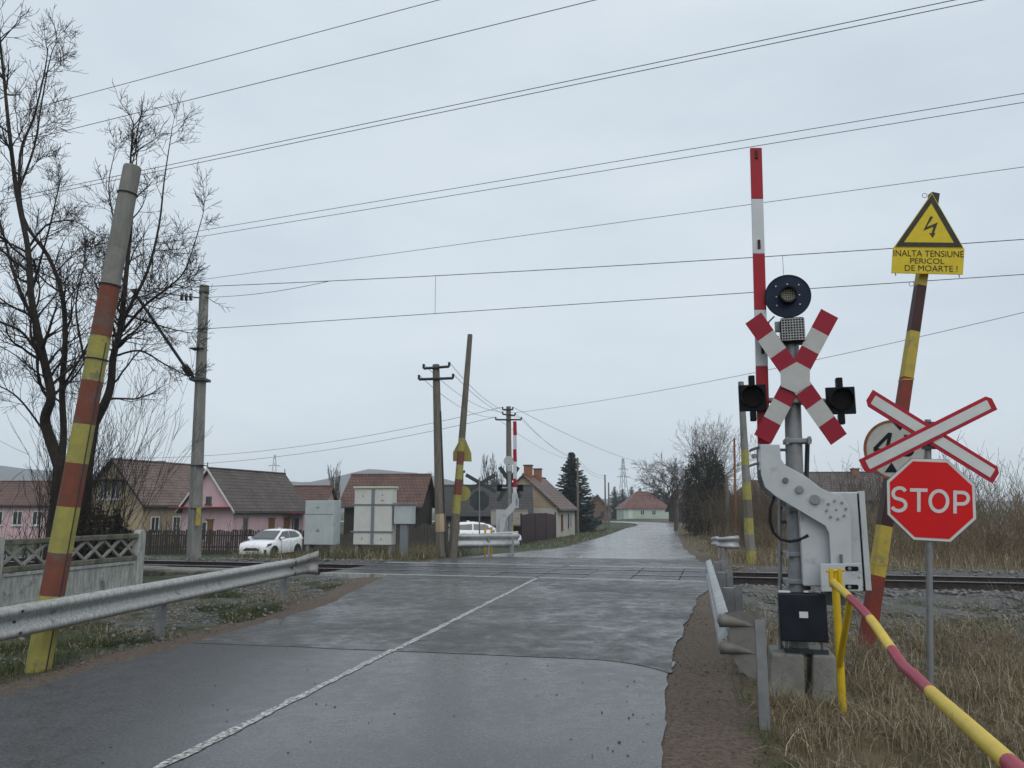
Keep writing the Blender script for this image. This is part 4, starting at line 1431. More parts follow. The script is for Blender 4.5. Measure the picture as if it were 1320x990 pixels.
for i, (p_, q_) in enumerate((((600.5, 612), (639, 634)), ((638.5, 612), (603, 633)))):
    A = F1.l(*p_, .05 + .02 * i); B = F1.l(*q_, .05 + .02 * i)
    d = B - A
    M = Matrix.Rotation(math.atan2(-d.z, d.x), 3, 'Y')
    MB().box((A + B) / 2, (d.length, .012, .15), rot=M).build('cross_board', 'sign_back', bs)
P = atY(625, 700, 29.7); P.z = gz(P.x, P.y)
pk = thing('marker_post', 'short yellow posts standing behind the far guardrail', 'marker post', P, 0)
for px in (625.5, 633.5):
    c = atY(px, 690, 29.7) - P
    MB().tube([(c.x, 0, -.2), (c.x, 0, atY(px, 679 if px < 630 else 682, 29.7).z - P.z)], .04, 8).build('post', 'yellow_paint', pk)
MB().tube([(atY(625.5, 688, 29.7).x - P.x, 0, atY(625, 688, 29.7).z - P.z), (atY(668, 686, 29.7).x - P.x, 0, atY(668, 686, 29.7).z - P.z)], .03, 8).build('rail', 'sign_white', pk)

# ============================================================ RAILWAY CABINETS
def cabinet(label, x0, x1, xs_, ytop, ybot, Y, m_, depth, seams=(), strips=(), top=None, marks=(), legs=True, post=None):
    P = atY((x0 + x1) / 2, ybot, Y)
    P = Vector((P.x, P.y, gz(P.x, P.y)))
    rz = R(-13)
    F = Frame(P, rz)
    t = thing('equipment_cabinet', label, 'cabinet', P, rz)
    a = F.l(x0, ybot, 0); b = F.l(x1, ytop, 0)
    body = MB().span((a.x, 0, a.z), (b.x, depth, b.z)).build('body', m_, t, bevel=.015)
    if top:
        MB().span((a.x - .04, -.05, b.z + .002), (b.x + .04, depth + .05, b.z + .07)).build('roof', top, t, bevel=.01)
    for q in seams:
        p0 = F.l(q[0], q[1], 0); p1 = F.l(q[2], q[3], 0)
        MB().span((min(p0.x, p1.x) - .008, -.004, min(p0.z, p1.z) - .008), (max(p0.x, p1.x) + .008, -.001, max(p0.z, p1.z) + .008)).build('door_gap', 'machine_dark', body)
    for q in strips:
        p0 = F.l(q[0], q[1], 0); p1 = F.l(q[2], q[3], 0); w_ = q[4]
        MB().span((min(p0.x, p1.x) - w_ / 2, -.028, min(p0.z, p1.z) - w_ / 2), (max(p0.x, p1.x) + w_ / 2, -.002, max(p0.z, p1.z) + w_ / 2)).build('strip', 'cabinet_strip', t, bevel=.004)
    for (px, py, w_, h_, mm) in marks:
        c = F.xz(px, py, 0)
        MB().prism([(c[0] - w_ / 2, c[1] - h_ / 2), (c[0] + w_ / 2, c[1] - h_ / 2), (c[0] + w_ * .1, c[1] + h_ / 2), (c[0] - w_ * .1, c[1] + h_ / 2)], -.004, -.001).build('mark', mm, body)
    if legs:
        for px in (x0 + 4, x1 - 4):
            c = F.l(px, ybot, 0)
            MB().span((c.x - .06, .05, -.3), (c.x + .06, depth - .05, a.z + .01)).build('plinth', 'concrete', t)
    if post:
        p0 = F.l(post[0], ybot, 0); p1 = F.l(post[1], post[2], 0)
        MB().span((p0.x, .05, -.3), (p1.x, .2, a.z - .002)).build('support', 'cabinet_strip', t)
    return t
cabinet('pale blue-grey cabinet hiding the tail of the white car', 391.5, 431, 438, 645, 702, 26.6, 'cabinet_grey', .55,
        seams=((392, 663, 429, 663),), marks=((410, 654, .16, .07, 'mark_grey'), (409.5, 683.5, .18, .12, 'mark_grey')))
cabinet('tall double-door cabinet with cream roof beside the pink-grey small one', 455, 506, 515, 629.5, 702, 26.4, 'cabinet', .42,
        strips=((480.5, 630, 480.5, 702, .05), (455, 650.5, 506, 650.5, .045), (453, 685.5, 507, 685.5, .045)), top='cabinet_top',
        marks=((468, 639, .06, .09, 'mark_grey'), (493, 638, .06, .07, 'mark_grey'), (493, 645, .15, .05, 'mark_red'), (466.5, 694, .06, .1, 'mark_red'), (491, 695, .06, .09, 'mark_grey')))
c_ = cabinet('small wall-type cabinet on a post right of the tall cabinet', 507.5, 530.5, 540, 651, 675.5, 26.1, 'cabinet_grey', .42, top='cabinet_strip', legs=False, post=(515, 524, 676))

# ============================================================ CARS
def make_car(label, loc, rz, L=4.18, group='parked white cars', tall=1.59, estate=False):
    t = thing('parked_car', label, 'car', loc, rz, group)
    hl = L / 2
    st = [(hl, .60, .38, .70), (hl - .05, .74, .24, .80), (hl - .2, .83, .2, .90), (hl - .6, .87, .19, .985), (hl - 1.2, .88, .19, 1.04), (0, .885, .19, 1.07), (-1.2, .885, .19, 1.10), (-hl + .3, .865, .24, 1.13), (-hl + .08, .80, .3, 1.10), (-hl, .70, .42, .95)]
    rings = []
    for x, w, zb, zt in st:
        half = [(0, zb), (w * .90, zb), (w, zb + .13), (w * 1.0, (zb + zt) / 2), (w * .985, zt - .10), (w * .93, zt - .02), (w * .6, zt + .012), (0, zt + .03)]
        rings.append([(x, y, z) for y, z in half] + [(x, -y, z) for y, z in reversed(half[1:-1])])
    n = len(rings[0])
    mb = MB()
    mb.v = [p for r_ in rings for p in r_]
    for i in range(len(rings) - 1):
        for k in range(n):
            k2 = (k + 1) % n
            mb.f.append((i * n + k, i * n + k2, (i + 1) * n + k2, (i + 1) * n + k)); mb.m.append(0)
    mb.f += [tuple(range(n)), tuple(range((len(rings) - 1) * n, len(rings) * n))]; mb.m += [0, 0]
    body = mb.build('body', 'car_white', t, smooth='all')
    xr = -hl
    cs = [(hl - 1.12, .80, 1.05, .02), (.42, .74, 1.36, .1), (.10, .64, tall - .07, .1), (-.5, .63, tall, .1), (-1.2, .62, tall - .03, .1), (xr + .30, .62, tall - .12, .1), (xr + .12, .72, 1.25, .05), (xr + .05, .76, 1.09, .02)]
    rings = []
    for x, wr, zr, dz in cs:
        half = [(.845, .98), (wr + (.845 - wr) * .12, zr - dz * .6), (wr * .9, zr - .015), (wr * .5, zr + .005), (0, zr + .012)]
        rings.append([(x, y, z) for y, z in half] + [(x, -y, z) for y, z in reversed(half[:-1])])
    n = len(rings[0])
    mb = MB()
    mb.v = [p for r_ in rings for p in r_]
    for i in range(len(rings) - 1):
        for k in range(n - 1):
            mb.f.append((i * n + k, i * n + k + 1, (i + 1) * n + k + 1, (i + 1) * n + k)); mb.m.append(0)
    mb.build('cabin', 'car_white', t, smooth=True, fix=True)
    def slab(pts, th, nm, m_, par):
        pts = [Vector(p) for p in pts]
        nn = (pts[1] - pts[0]).cross(pts[2] - pts[0]).normalized()
        c = sum(pts, Vector()) / len(pts)
        if nn.dot(c - Vector((0, 0, .7))) < 0:
            nn = -nn
        k = len(pts)
        vs = [p + nn * .004 for p in pts] + [p + nn * (.004 + th) for p in pts]
        fs = [tuple(range(k)), tuple(range(2 * k - 1, k - 1, -1))] + [(i, (i + 1) % k, (i + 1) % k + k, i + k) for i in range(k)]
        return MB().add(vs, fs).build(nm, m_, par)
    slab([(hl - 1.10, .70, 1.10), (hl - 1.10, -.70, 1.10), (.16, -.59, tall - .095), (.16, .59, tall - .095)], .012, 'windscreen', 'car_glass', t)
    slab([(xr + .085, .62, 1.17), (xr + .085, -.62, 1.17), (xr + .27, -.54, tall - .16), (xr + .27, .54, tall - .16)], .03, 'rear_window', 'car_glass', t)
    def yw(z):
        return .862 - (z - .98) * (.862 - .645) / (tall - .06 - .98)
    for s_ in (1, -1):
        f_ = [(.80, 1.115), (.16, tall - .13), (-.45, tall - .115), (-.45, 1.115)]
        r_ = [(-.53, 1.115), (-.53, tall - .115), (-1.25, tall - .16), (-1.62, 1.22), (-1.55, 1.13)]
        for pts in (f_, r_):
            slab([(x, s_ * (yw(z) + .008), z) for x, z in pts], .01, 'side_window', 'car_glass', t)
        slab([(hl - .05, s_ * .80, .64), (hl - .01, s_ * .50, .60), (hl - .06, s_ * .47, .72), (hl - .22, s_ * .80, .82), (hl - .45, s_ * .872, .86), (hl - .2, s_ * .84, .72)][1:5], .03, 'headlight', 'car_lamp', t)
        slab([(hl - .12, s_ * .80, .68), (hl - .50, s_ * .872, .80), (hl - .55, s_ * .86, .88), (hl - .25, s_ * .80, .85)], .02, 'headlight', 'car_lamp', t)
        slab([(hl - .03, s_ * .72, .30), (hl - .13, s_ * .80, .30), (hl - .13, s_ * .80, .56), (hl - .03, s_ * .72, .56)], .02, 'fog_slot', 'car_black', t)
        slab([(xr + .02, s_ * .74, .86), (xr + .10, s_ * .82, .86), (xr + .10, s_ * .80, 1.02), (xr + .02, s_ * .72, 1.02)], .03, 'tail_light', 'car_tail', t)
        mm = MB().box((.62, s_ * .98, 1.12), (.16, .20, .14)).build('mirror', 'car_white', t, bevel=.04)
        MB().box((.62, s_ * .88, 1.06), (.10, .12, .06)).build('mirror_foot', 'car_black', mm)
        for x in (.02, -.95):
            MB().box((x, s_ * .892, .93), (.18, .025, .03)).build('door_handle', 'car_white', t)
        for x in (.52, -.49, -1.2):
            MB().box((x, s_ * .886, .70), (.010, .006, .62)).build('door_gap', 'car_black', t)
        MB().box((0, s_ * .875, .25), (2.2, .04, .13)).build('sill', 'car_black', t, bevel=.01)
        for x in (hl - .86, -hl + .80):
            mb = MB()
            vs, fs = [], []
            for k in range(15):
                a = math.pi * k / 14
                for r_, y in ((.43, .895), (.33, .895), (.33, .80), (.43, .80)):
                    vs.append((x + r_ * math.cos(a), s_ * y, .33 + r_ * math.sin(a)))
            for k in range(14):
                for j in range(4):
                    fs.append((4 * k + j, 4 * k + (j + 1) % 4, 4 * k + 4 + (j + 1) % 4, 4 * k + 4 + j))
            MB().add(vs, fs).build('wheel_arch', 'car_black', t)
            MB().prism([(x + .335 * math.cos(2 * math.pi * k / 24), .33 + .335 * math.sin(2 * math.pi * k / 24)) for k in range(24)], s_ * .70, s_ * .897).build('wheel', 'tyre', t, bevel=.03)
            wh = MB().disc((x, .33), .235, s_ * .898 if s_ > 0 else -.912, s_ * .912 if s_ > 0 else -.898, 24).build('rim', 'car_black', t)
            mb = MB()
            for k in range(5):
                a = 2 * math.pi * k / 5
                mb.box((x + .12 * math.cos(a), s_ * .916, .33 + .12 * math.sin(a)), (.21, .012, .05), rot=Matrix.Rotation(-a, 3, 'Y'))
            mb.build('spokes', 'rim', wh)
    gl_ = MB().prism([(-.50, .50), (.50, .50), (.42, .60), (.30, .655), (-.30, .655), (-.42, .60)], 0, .05).build('grille', 'car_black', t, bevel=.01)
    gl_.rotation_euler = (0, 0, -math.pi / 2); gl_.location = (hl - .035, 0, 0)
    em = MB().disc((0, 0), .055, 0, .015, 20).build('emblem', 'car_lamp', t)
    em.rotation_euler = (0, 0, -math.pi / 2); em.location = (hl - .02, 0, .70); em.scale = (1.4, 1, 1)
    MB().box((hl + .005, 0, .40), (.02, .52, .12)).build('number_plate', 'plate', t)
    MB().box((hl - .06, 0, .27), (.1, 1.3, .10)).build('bumper_grille', 'car_black', t, bevel=.02)
    MB().box((-.75, 0, tall + .03), (.16, .05, .05)).build('roof_aerial', 'car_white', t, bevel=.015)
    return t
cx_, cy_ = -13.3, 43.4
make_car('white compact crossover facing us by the dark picket fence', (cx_, cy_, gz(cx_, cy_) + .0), math.atan2(-.977, -.215))
p = atY(621, 700, 42.5)
make_car('white car seen side-on behind the far guardrail', (p.x, p.y, atY(621, 671.5, 42.5).z - 1.56), R(3), L=4.25, tall=1.52)

# ============================================================ HOUSES
def house(label, G, ax_, W, L, zb, ze, zr, wall, roof, over=.3, openings=(), chim=(), gable=None, trim=None, name='village_house', hip=0.0, extra=None, cat='house', group=None):
    ax_ = Vector((ax_[0], ax_[1])).normalized()
    rz = -math.atan2(ax_.x, ax_.y)
    t = thing(name, label, cat, (G[0], G[1], zb), rz, group)
    e, r_ = ze - zb, zr - zb
    hw = W / 2
    mb = MB()
    if hip:
        mb.span((-hw, 0, -.6), (hw, L, e))
    else:
        mb.prism([(-hw, -.6), (hw, -.6), (hw, e), (0, r_ - .06), (-hw, e)], 0, L)
    wl_ = mb.build('wall', wall, t)
    if gable:
        MB().prism([(-hw - .02, e - .0), (hw + .02, e - .0), (0, r_ - .05)], -.03, -.003).build('gable_face', gable, wl_)
    sl = (r_ - e) / hw
    th = .12
    if hip:
        mb = MB()
        o = over
        zo = e - o * sl * .6
        A = [(-hw - o, -o, zo), (hw + o, -o, zo), (hw + o, L + o, zo), (-hw - o, L + o, zo), (0, hip, r_), (0, L - hip, r_)]
        mb.add(A, [(0, 1, 4), (1, 2, 5, 4), (2, 3, 5), (3, 0, 4, 5), (0, 3, 2, 1)])
        rf = mb.build('roof', roof, t)
    else:
        mb = MB()
        for s_ in (1, -1):
            x1 = hw + over
            z1 = r_ - x1 * sl
            mb.prism([(0, r_ + .001), (s_ * x1, z1), (s_ * x1, z1 + th), (0, r_ + th)], -over, L + over)
        rf = mb.build('roof', roof, t)
        # ridge tiles
        MB().tube([(0, -over, r_ + th - .01), (0, L + over, r_ + th - .01)], .09, 6).build('ridge', roof, rf)
        if trim:
            for s_ in (1, -1):
                x1 = hw + over
                MB().prism([(0, r_ - .04), (s_ * x1, r_ - x1 * sl - .04), (s_ * x1, r_ - x1 * sl + th + .01), (0, r_ + th + .02)], -over - .03, -over - .002).build('barge_board', trim, rf)
        for s_ in (1, -1):
            x1 = hw + over + .05
            MB().tube([(s_ * x1, -over, r_ - (hw + over) * sl + .02), (s_ * x1, L + over, r_ - (hw + over) * sl + .02)], .06, 6).build('gutter', 'steel_dark', rf)
    for (y_, x_, w_, h_, m_) in chim:
        zc = r_ - abs(x_) * sl
        c_ = MB().span((x_ - w_ / 2, y_ - w_ / 2, zc - .4), (x_ + w_ / 2, y_ + w_ / 2, zc + h_)).build('chimney', m_, rf)
        MB().span((x_ - w_ / 2 - .06, y_ - w_ / 2 - .06, zc + h_), (x_ + w_ / 2 + .06, y_ + w_ / 2 + .06, zc + h_ + .08)).build('chimney_cap', 'sign_back', c_)
    for (face, u, z, w_, h_, kind, fm) in openings:
        def B(u0, u1, z0, z1, d0, d1):
            if face == 'F':
                return (u0, -d1, z0), (u1, -d0, z1)
            if face == 'R':
                return (hw + d0, u0, z0), (hw + d1, u1, z1)
            return (-hw - d1, u0, z0), (-hw - d0, u1, z1)
        if kind == 'door':
            d_ = MB().span(*B(u - w_ / 2, u + w_ / 2, z, z + h_, .004, .05)).build('door', fm, t)
            MB().span(*B(u - w_ / 2 - .07, u + w_ / 2 + .07, z + h_, z + h_ + .09, .004, .08)).build('door_head', fm, d_)
            MB().span(*B(u + w_ * .3, u + w_ * .36, z + h_ * .45, z + h_ * .52, .05, .09)).build('handle', 'bolt', d_)
        else:
            f_ = MB()
            k = .09
            f_.span(*B(u - w_ / 2, u - w_ / 2 + k, z, z + h_, .004, .06)).span(*B(u + w_ / 2 - k, u + w_ / 2, z, z + h_, .004, .06))
            f_.span(*B(u - w_ / 2 + k, u + w_ / 2 - k, z, z + k, .004, .058)).span(*B(u - w_ / 2 + k, u + w_ / 2 - k, z + h_ - k, z + h_, .004, .058))
            f_.span(*B(u - .03, u + .03, z + k, z + h_ - k, .004, .05))
            wo = f_.build('window', fm, t)
            MB().span(*B(u - w_ / 2 + .02, u + w_ / 2 - .02, z + .02, z + h_ - .02, .004, .02)).build('pane', 'glass', wo)
            MB().span(*B(u - w_ / 2 - .06, u + w_ / 2 + .06, z - .07, z, .004, .12)).build('sill', fm, wo)
            if kind == 'shutter':
                for s_ in (1, -1):
                    c0 = u + s_ * (w_ / 2 + w_ * .28)
                    MB().span(*B(c0 - w_ * .24, c0 + w_ * .24, z, z + h_, .004, .05)).build('shutter', 'shutter', wo)
    return t
AXH = (.286, .958)
t = house('pink house with brown tiled roof and red porch edge behind the picket fence', (-20.33, 52), AXH, 4.0, 8.6, -1.06, 1.72, 4.2, 'wall_pink', 'roof_brown', .32,
      openings=(('F', 0.05, 2.98, .42, .5, 'w', 'sign_back'), ('F', -.35, .55, .85, 1.3, 'w', 'trim_white'), ('F', .25, .4, .5, 1.5, 'door', 'wood_brown'),
                ('R', 1.35, .75, .5, 1.35, 'w', 'wall_grey'), ('R', 4.4, .1, .72, 1.85, 'door', 'wood_brown'), ('R', 6.3, .1, .72, 1.85, 'door', 'wood_brown'), ('R', 7.6, .75, .55, 1.2, 'w', 'sign_back')),
      chim=((3.3, -.55, .5, .35, 'chimney'),), trim='trim_white')
mb = MB(); mb.prism([(-2.5, 2.72), (2.05, 2.72), (2.05, 2.80), (-2.5, 2.80)], -.75, -.03); mb.build('porch_roof', 'trim_red', t)
mb = MB(); mb.span((2.02, 5.7, 2.32), (2.9, 8.4, 2.38)); mb.build('door_canopy', 'trim_red', t)
for y_ in (5.8, 8.3):
    MB().span((2.82, y_ - .03, -.4), (2.88, y_ + .03, 2.318)).build('canopy_post', 'wood_dark', t)
for y_ in (-.3, 8.85):
    MB().tube([(0, y_, 5.3), (0, y_, 5.75)], .03, 6).build('finial', 'steel_dark', t)
t = house('beige house with steep mottled roof behind the bare tree', (-29.9, 58), AXH, 5.8, 9.5, -1.06, 2.12, 5.2, 'wall_beige', 'roof_tile', .35,
      openings=(('F', .35, 3.35, .95, 1.3, 'w', 'trim_white'), ('F', -.75, 3.35, .8, 1.3, 'w', 'trim_white'), ('F', .55, 1.2, .95, 1.0, 'w', 'sign_back'), ('R', 1.3, .8, .9, 1.3, 'w', 'trim_white'), ('R', 3.6, .8, .9, 1.3, 'w', 'trim_white')),
      chim=((5.2, -.4, .5, .6, 'chimney'),), trim='wood_dark')
mb = MB(); mb.prism([(-1.5, 4.75), (1.4, 4.75), (1.4, 4.86), (-1.5, 4.86)], -1.0, -.03); mb.build('window_canopy', 'sign_back', t)
t = house('pink house with red tiled roof at the left edge behind the lattice fence', (-36.2, 65), (-1, .04), 6.2, 11, -1.06, 2.0, 3.75, 'wall_pink', 'roof_rust', .35,
      openings=tuple(('L', u, 1.35, .85, 1.15, 'w', 'trim_white') for u in (1.4, 3.0, 4.6, 6.4, 8.6)), chim=((3.2, 1.4, .35, .9, 'concrete_pale'),))
house('small house with brown roof and dark gable peeping over the blue-grey cabinet', (-19.6, 68), (1, -.05), 4.6, 3.7, -1.0, 1.75, 3.45, 'wall_pale', 'roof_rust', .3)
house('long barn with rust-brown tiled roof and dark plank walls behind the cabinets', (-11.35, 56.5), (1, -.06), 6.0, 5.1, -1.0, 1.95, 3.95, 'wood_dark', 'roof_rust', .4, name='barn', cat='barn')
t = house('low dark-roofed shed between the barn and the cream house', (-5.2, 61), (1, .0), 6.5, 6.4, -.95, 1.3, 3.3, 'wood_grey', 'roof_dark', .4, name='shed', cat='shed')
MB().tube([(-.2, 1.2, 4.1), (-.2, 1.2, 5.35)], .16, 8).tube([(-.2, 1.2, 5.36), (-.2, 1.2, 5.55)], .3, 10).build('vent_cowl', 'steel_dark', t)
house('small lean-to with grey sheet roof left of the cream house', (-1.2, 54.5), (1, .05), 2.6, 2.0, -.85, .6, 1.35, 'wood_grey', 'wall_grey', .3, name='shed', cat='shed')
t = house('cream house with tan gable and two brick chimneys left of the far road', (3.63 - .975 * 2.75, 62 + .22 * 2.75), (.2256, .974), 5.5, 9.2, -.85, 1.72, 4.25, 'wall_cream', 'roof_tile', .3,
      openings=(('R', 2.0, .75, .8, 1.25, 'w', 'wood_brown'), ('R', 6.0, .8, .75, 1.25, 'shutter', 'trim_white')), gable='wall_tan',
      chim=((1.3, 0.1, .62, .95, 'chimney'), (4.6, .25, .62, .95, 'chimney')))
c = Frame((3.63, 62, 0), -math.atan2(.2256, .974))
MB().box((-1.25, -.05, 2.2), (.85, .04, .22)).build('house_sign', 'green_sign', t)
house('mint-green house with red hipped roof where the road bends', (22.9, 165), (1, .05), 8.0, 9.6, -.7, 1.75, 5.2, 'wall_mint', 'roof_red', .4, hip=3.6,
      openings=(('R', 1.4, .15, .9, 2.0, 'door', 'trim_white'), ('R', 3.9, .9, .9, 1.1, 'w', 'trim_white'), ('R', 6.3, .9, .9, 1.1, 'w', 'trim_white')))
house('dark barn with red-brown roof and black gable right of the bend', (25.9, 122), (.9, .3), 5.4, 6.5, -.5, 1.5, 4.4, 'wood_dark', 'roof_rust', .4, name='barn', cat='barn')
house('brick house with brown gable behind the spruce', (15.2, 139), (.15, .98), 4.4, 7, -.9, 1.5, 3.9, 'wall_brick', 'roof_rust', .4,
      openings=(('F', -.9, .9, .7, 1.1, 'w', 'sign_back'), ('F', .9, .9, .7, 1.1, 'w', 'sign_back'), ('R', 2.2, .9, .9, 1.2, 'w', 'trim_white')))
house('grey-walled house with brown tiled roof and chimney behind the barrier machine', (24.6, 71), (1, -.1), 8.0, 8.5, -.7, 2.5, 4.75, 'wall_grey', 'roof_brown', .45,
      openings=(('R', 1.5, 1.0, 1.6, 1.2, 'w', 'trim_white'), ('R', 4.6, 1.0, 1.4, 1.2, 'w', 'trim_white')), chim=((6.6, .2, .6, .5, 'chimney'),))
house('house with reddish hipped roof left of the banded pole beyond the track', (19.2, 68.5), (1, -.1), 6.0, 4.4, -.7, 1.95, 4.1, 'wall_grey', 'roof_rust', .4, hip=1.8)
house('low brown-roofed outbuilding right of the barrier machine', (33.5, 71), (1, -.1), 7.0, 3.0, -.7, 2.0, 3.9, 'wall_grey', 'roof_brown', .4, name='outbuilding', cat='house')

# ============================================================ FENCES
def fence_line(name, label, pts, h, m_, pw, gap, top_jit=.03, post_every=2.4, cat='fence', th=.025, seed=1, post_m=None, base=None):
    """board fence following the ground; boards joined (each only a few pixels wide), posts singly"""
    rr = random.Random(seed)
    A = Vector(pts[0])
    org = Vector((A.x, A.y, gz(A.x, A.y)))
    t = thing(name, label, cat, org)
    mb = MB()
    for i in range(len(pts) - 1):
        a, b = Vector(pts[i]), Vector(pts[i + 1])
        L_ = (b - a).length
        d = (b - a) / L_
        ang = math.atan2(d.y, d.x)
        x = 0
        while x < L_:
            p = a + d * (x + pw / 2)
            g0 = gz(p.x, p.y)
            hh_ = h + rr.gauss(0, top_jit)
            mb.box((p.x - org.x + rr.gauss(0, .006), p.y - org.y + rr.gauss(0, .008), g0 + hh_ / 2 - org.z - .03), (pw, th, hh_ + .06), rot=ang + rr.gauss(0, .03))
            x += pw + gap
        k = 0.0
        while k <= L_ + .01:
            p = a + d * k + Vector((-d.y, d.x)) * .06
            g0 = gz(p.x, p.y)
            MB().box((p.x - org.x, p.y - org.y, g0 + (h + .05) / 2 - .15 - org.z), (.13, .10, h + .35), rot=ang).build('fence_post', post_m or m_, t)
            k += post_every
        for zz in (.3, .78):
            q0 = a + Vector((-d.y, d.x)) * .03; q1 = b + Vector((-d.y, d.x)) * .03
            MB().tube([(q0.x - org.x, q0.y - org.y, gz(q0.x, q0.y) + h * zz - org.z), (q1.x - org.x, q1.y - org.y, gz(q1.x, q1.y) + h * zz - org.z)], .035, 4).build('fence_rail', m_, t)
    o = mb.build('pickets', m_, t, fix=False)
    o['kind'] = 'stuff'
    return t
fence_line('picket_fence', 'dark wooden picket fence in front of the pink house', [(-26.5, 46.6), (-18.2, 47.1), (-11.2, 47.3)], 1.42, 'wood_dark', .10, .035, .035, seed=3)
fence_line('plank_fence', 'weathered grey plank fence behind the tall cabinet', [(-9.9, 37.9), (-6.0, 37.2), (-2.6, 36.6)], 1.42, 'wood_grey', .16, .012, .05, seed=5)
fence_line('plank_fence', 'grey board fence beyond the spruce along the far road', [(6.3, 77), (9.9, 94)], 1.5, 'wood_grey', .16, .02, .04, seed=6)
# maroon sheet-metal fence
A, B = Vector((atY(672, 700, 47).x, 47)), Vector((atY(716, 692, 61.2).x, 61.2))
org = Vector((A.x, A.y, gz(A.x, A.y)))
t = thing('metal_fence', 'maroon sheet-metal fence with gate beside the cream house', 'fence', org)
d = (B - A).normalized()
L_ = (B - A).length
pw = L_ / 9
for i in range(9):
    p = A + d * pw * (i + .5)
    g0 = gz(p.x, p.y)
    hh_ = 1.72 + (.12 * math.sin(i / 8 * math.pi * .9))
    MB().box((p.x - org.x, p.y - org.y, g0 + hh_ / 2 + .03 - org.z), (pw - .03, .03, hh_), rot=math.atan2(d.y, d.x)).build('panel', 'fence_maroon', t)
for i in (0, 3, 6, 9):
    p = A + d * pw * i
    MB().box((p.x - org.x, p.y - org.y, .72), (.1, .1, 2.2), rot=math.atan2(d.y, d.x)).build('fence_post', 'fence_maroon', t)

# concrete lattice fence at the left edge
fo = Vector((-7.95, 16.7)); fd = Vector((-.2, -.98)).normalized()
g0 = gz(fo.x, fo.y)
ang = math.atan2(-fd.y, -fd.x)           # local x runs from the far left panel toward the end post
FE = Vector((fo.x, fo.y, -.1))
lf = thing('concrete_fence', 'weathered concrete fence with lattice panels at the left edge', 'fence', FE, ang)
PLN = 3.40
def fpost(x):
    p_ = MB()
    p_.prism([(-.10, -.5), (.10, -.5), (.10, 1.18), (.06, 1.27), (-.02, 1.30), (-.08, 1.27), (-.10, 1.2)], -.09, .09)
    o = p_.build('fence_post', 'concrete_pale', lf, bevel=.02)
    o.location = (x, 0, 0)
for k in range(4):
    fpost(-k * (PLN + .2))
lb = None
for k in range(3):
    x1 = -k * (PLN + .2) - .10; x0 = x1 - PLN
    xm = (x0 + x1) / 2
    sl_ = MB().span((x0, -.025, .14), (x1, .035, .66)).build('lower_slab', 'concrete_pale', lf, bevel=.006)
    fr_ = MB().span((x0, -.05, .60), (x1, -.026, .66)).span((x0, -.05, .10), (x1, -.026, .16)).span((x0, -.049, .161), (x0 + .08, -.026, .599)).span((x1 - .08, -.049, .161), (x1, -.026, .599))
    fr_.build('slab_border', 'concrete_pale', sl_)
    MB().span((x0, -.06, -.35), (x1, .06, .07)).build('footing', 'concrete', lf, bevel=.01)
    MB().span((x0, -.055, .665), (x1, .055, .76)).build('middle_rail', 'concrete_dark', lf, bevel=.012)
    MB().span((x0, -.06, 1.12), (x1, .06, 1.22)).build('top_rail', 'concrete_dark', lf, bevel=.015)
    nX = 7
    for j in range(nX):
        c = x0 + PLN * (j + .5) / nX
        w_ = PLN / nX
        for s_ in (1, -1):
            if lb is None:
                lb = {}
            if s_ not in lb:
                a_ = math.atan2(.36, w_)
                lb[s_] = MB().box((0, 0, 0), (math.hypot(.36, w_) - .02, .05 if s_ > 0 else .046, .055), rot=Matrix.Rotation(-a_ * s_, 3, 'Y')).build('lattice_bar', 'concrete', lf, bevel=.008)
                o = lb[s_]
            else:
                o = lb[s_].copy(); COL.objects.link(o)
            o.location = (c, 0.0, .94)
# low platform of concrete blocks beside the track
pf = thing('platform_edge', 'low wall of old concrete blocks with slab top beside the rails', 'platform', tp(-12.6, -2.9, -.25), TA)
rr = random.Random(4)
x = -.4
for i in range(7):
    w_ = rr.uniform(1.0, 1.3)
    MB().span((x, -.22, -.15), (x + w_ - .02, .22, .32 + rr.uniform(-.03, .02))).build('block', 'concrete_dark', pf, bevel=.03)
    MB().span((x + .01, .235, .05), (x + w_ - .03, 1.45, .28 + rr.uniform(-.02, .02))).build('slab', 'concrete', pf, bevel=.02)
    x += w_

# ============================================================ POLES AND WIRES
def pole(name, label, bx, by, tx, ty, Y, w0, w1, m_, n=8, arms=(), cat='pole', group=None, zb=None):
    base = atY(bx, by, Y)
    g0 = gz(base.x, base.y)
    top = atY(tx, ty, Y)
    base = Vector((base.x, base.y, g0))
    t = thing(name, label, cat, base, 0, group)
    MB().tube([Vector((0, 0, -.4)), top - base], [w0 / 2, w1 / 2], n).build('shaft', m_, t, smooth=n > 6)
    ends = []
    for (ya, x0, x1, tilt) in arms:
        a = atY(x0, ya, Y - .15) - base; b = atY(x1, ya + tilt, Y - .15) - base
        ar = MB().tube([a, b], .05, 4).build('crossarm', 'steel_dark', t)
        for q in (a, b):
            MB().tube([q, q + Vector((0, 0, .16))], .045, 8).build('insulator', 'insulator', ar)
        ends.append((base + a + Vector((0, 0, .16)), base + b + Vector((0, 0, .16))))
    return t, base, top, ends
def wire(label, a, b, sag=.3, r_=.012, n=16, group='overhead wires'):
    a, b = Vector(a), Vector(b)
    pts = []
    for i in range(n + 1):
        f = i / n
        p = a.lerp(b, f); p.z -= 4 * sag * f * (1 - f)
        pts.append(p - a)
    o = MB().tube(pts, r_, 5).build('overhead_wire', 'wire', None, smooth='all', fix=False)
    o.location = a
    return tag(o, label, 'wire', group)

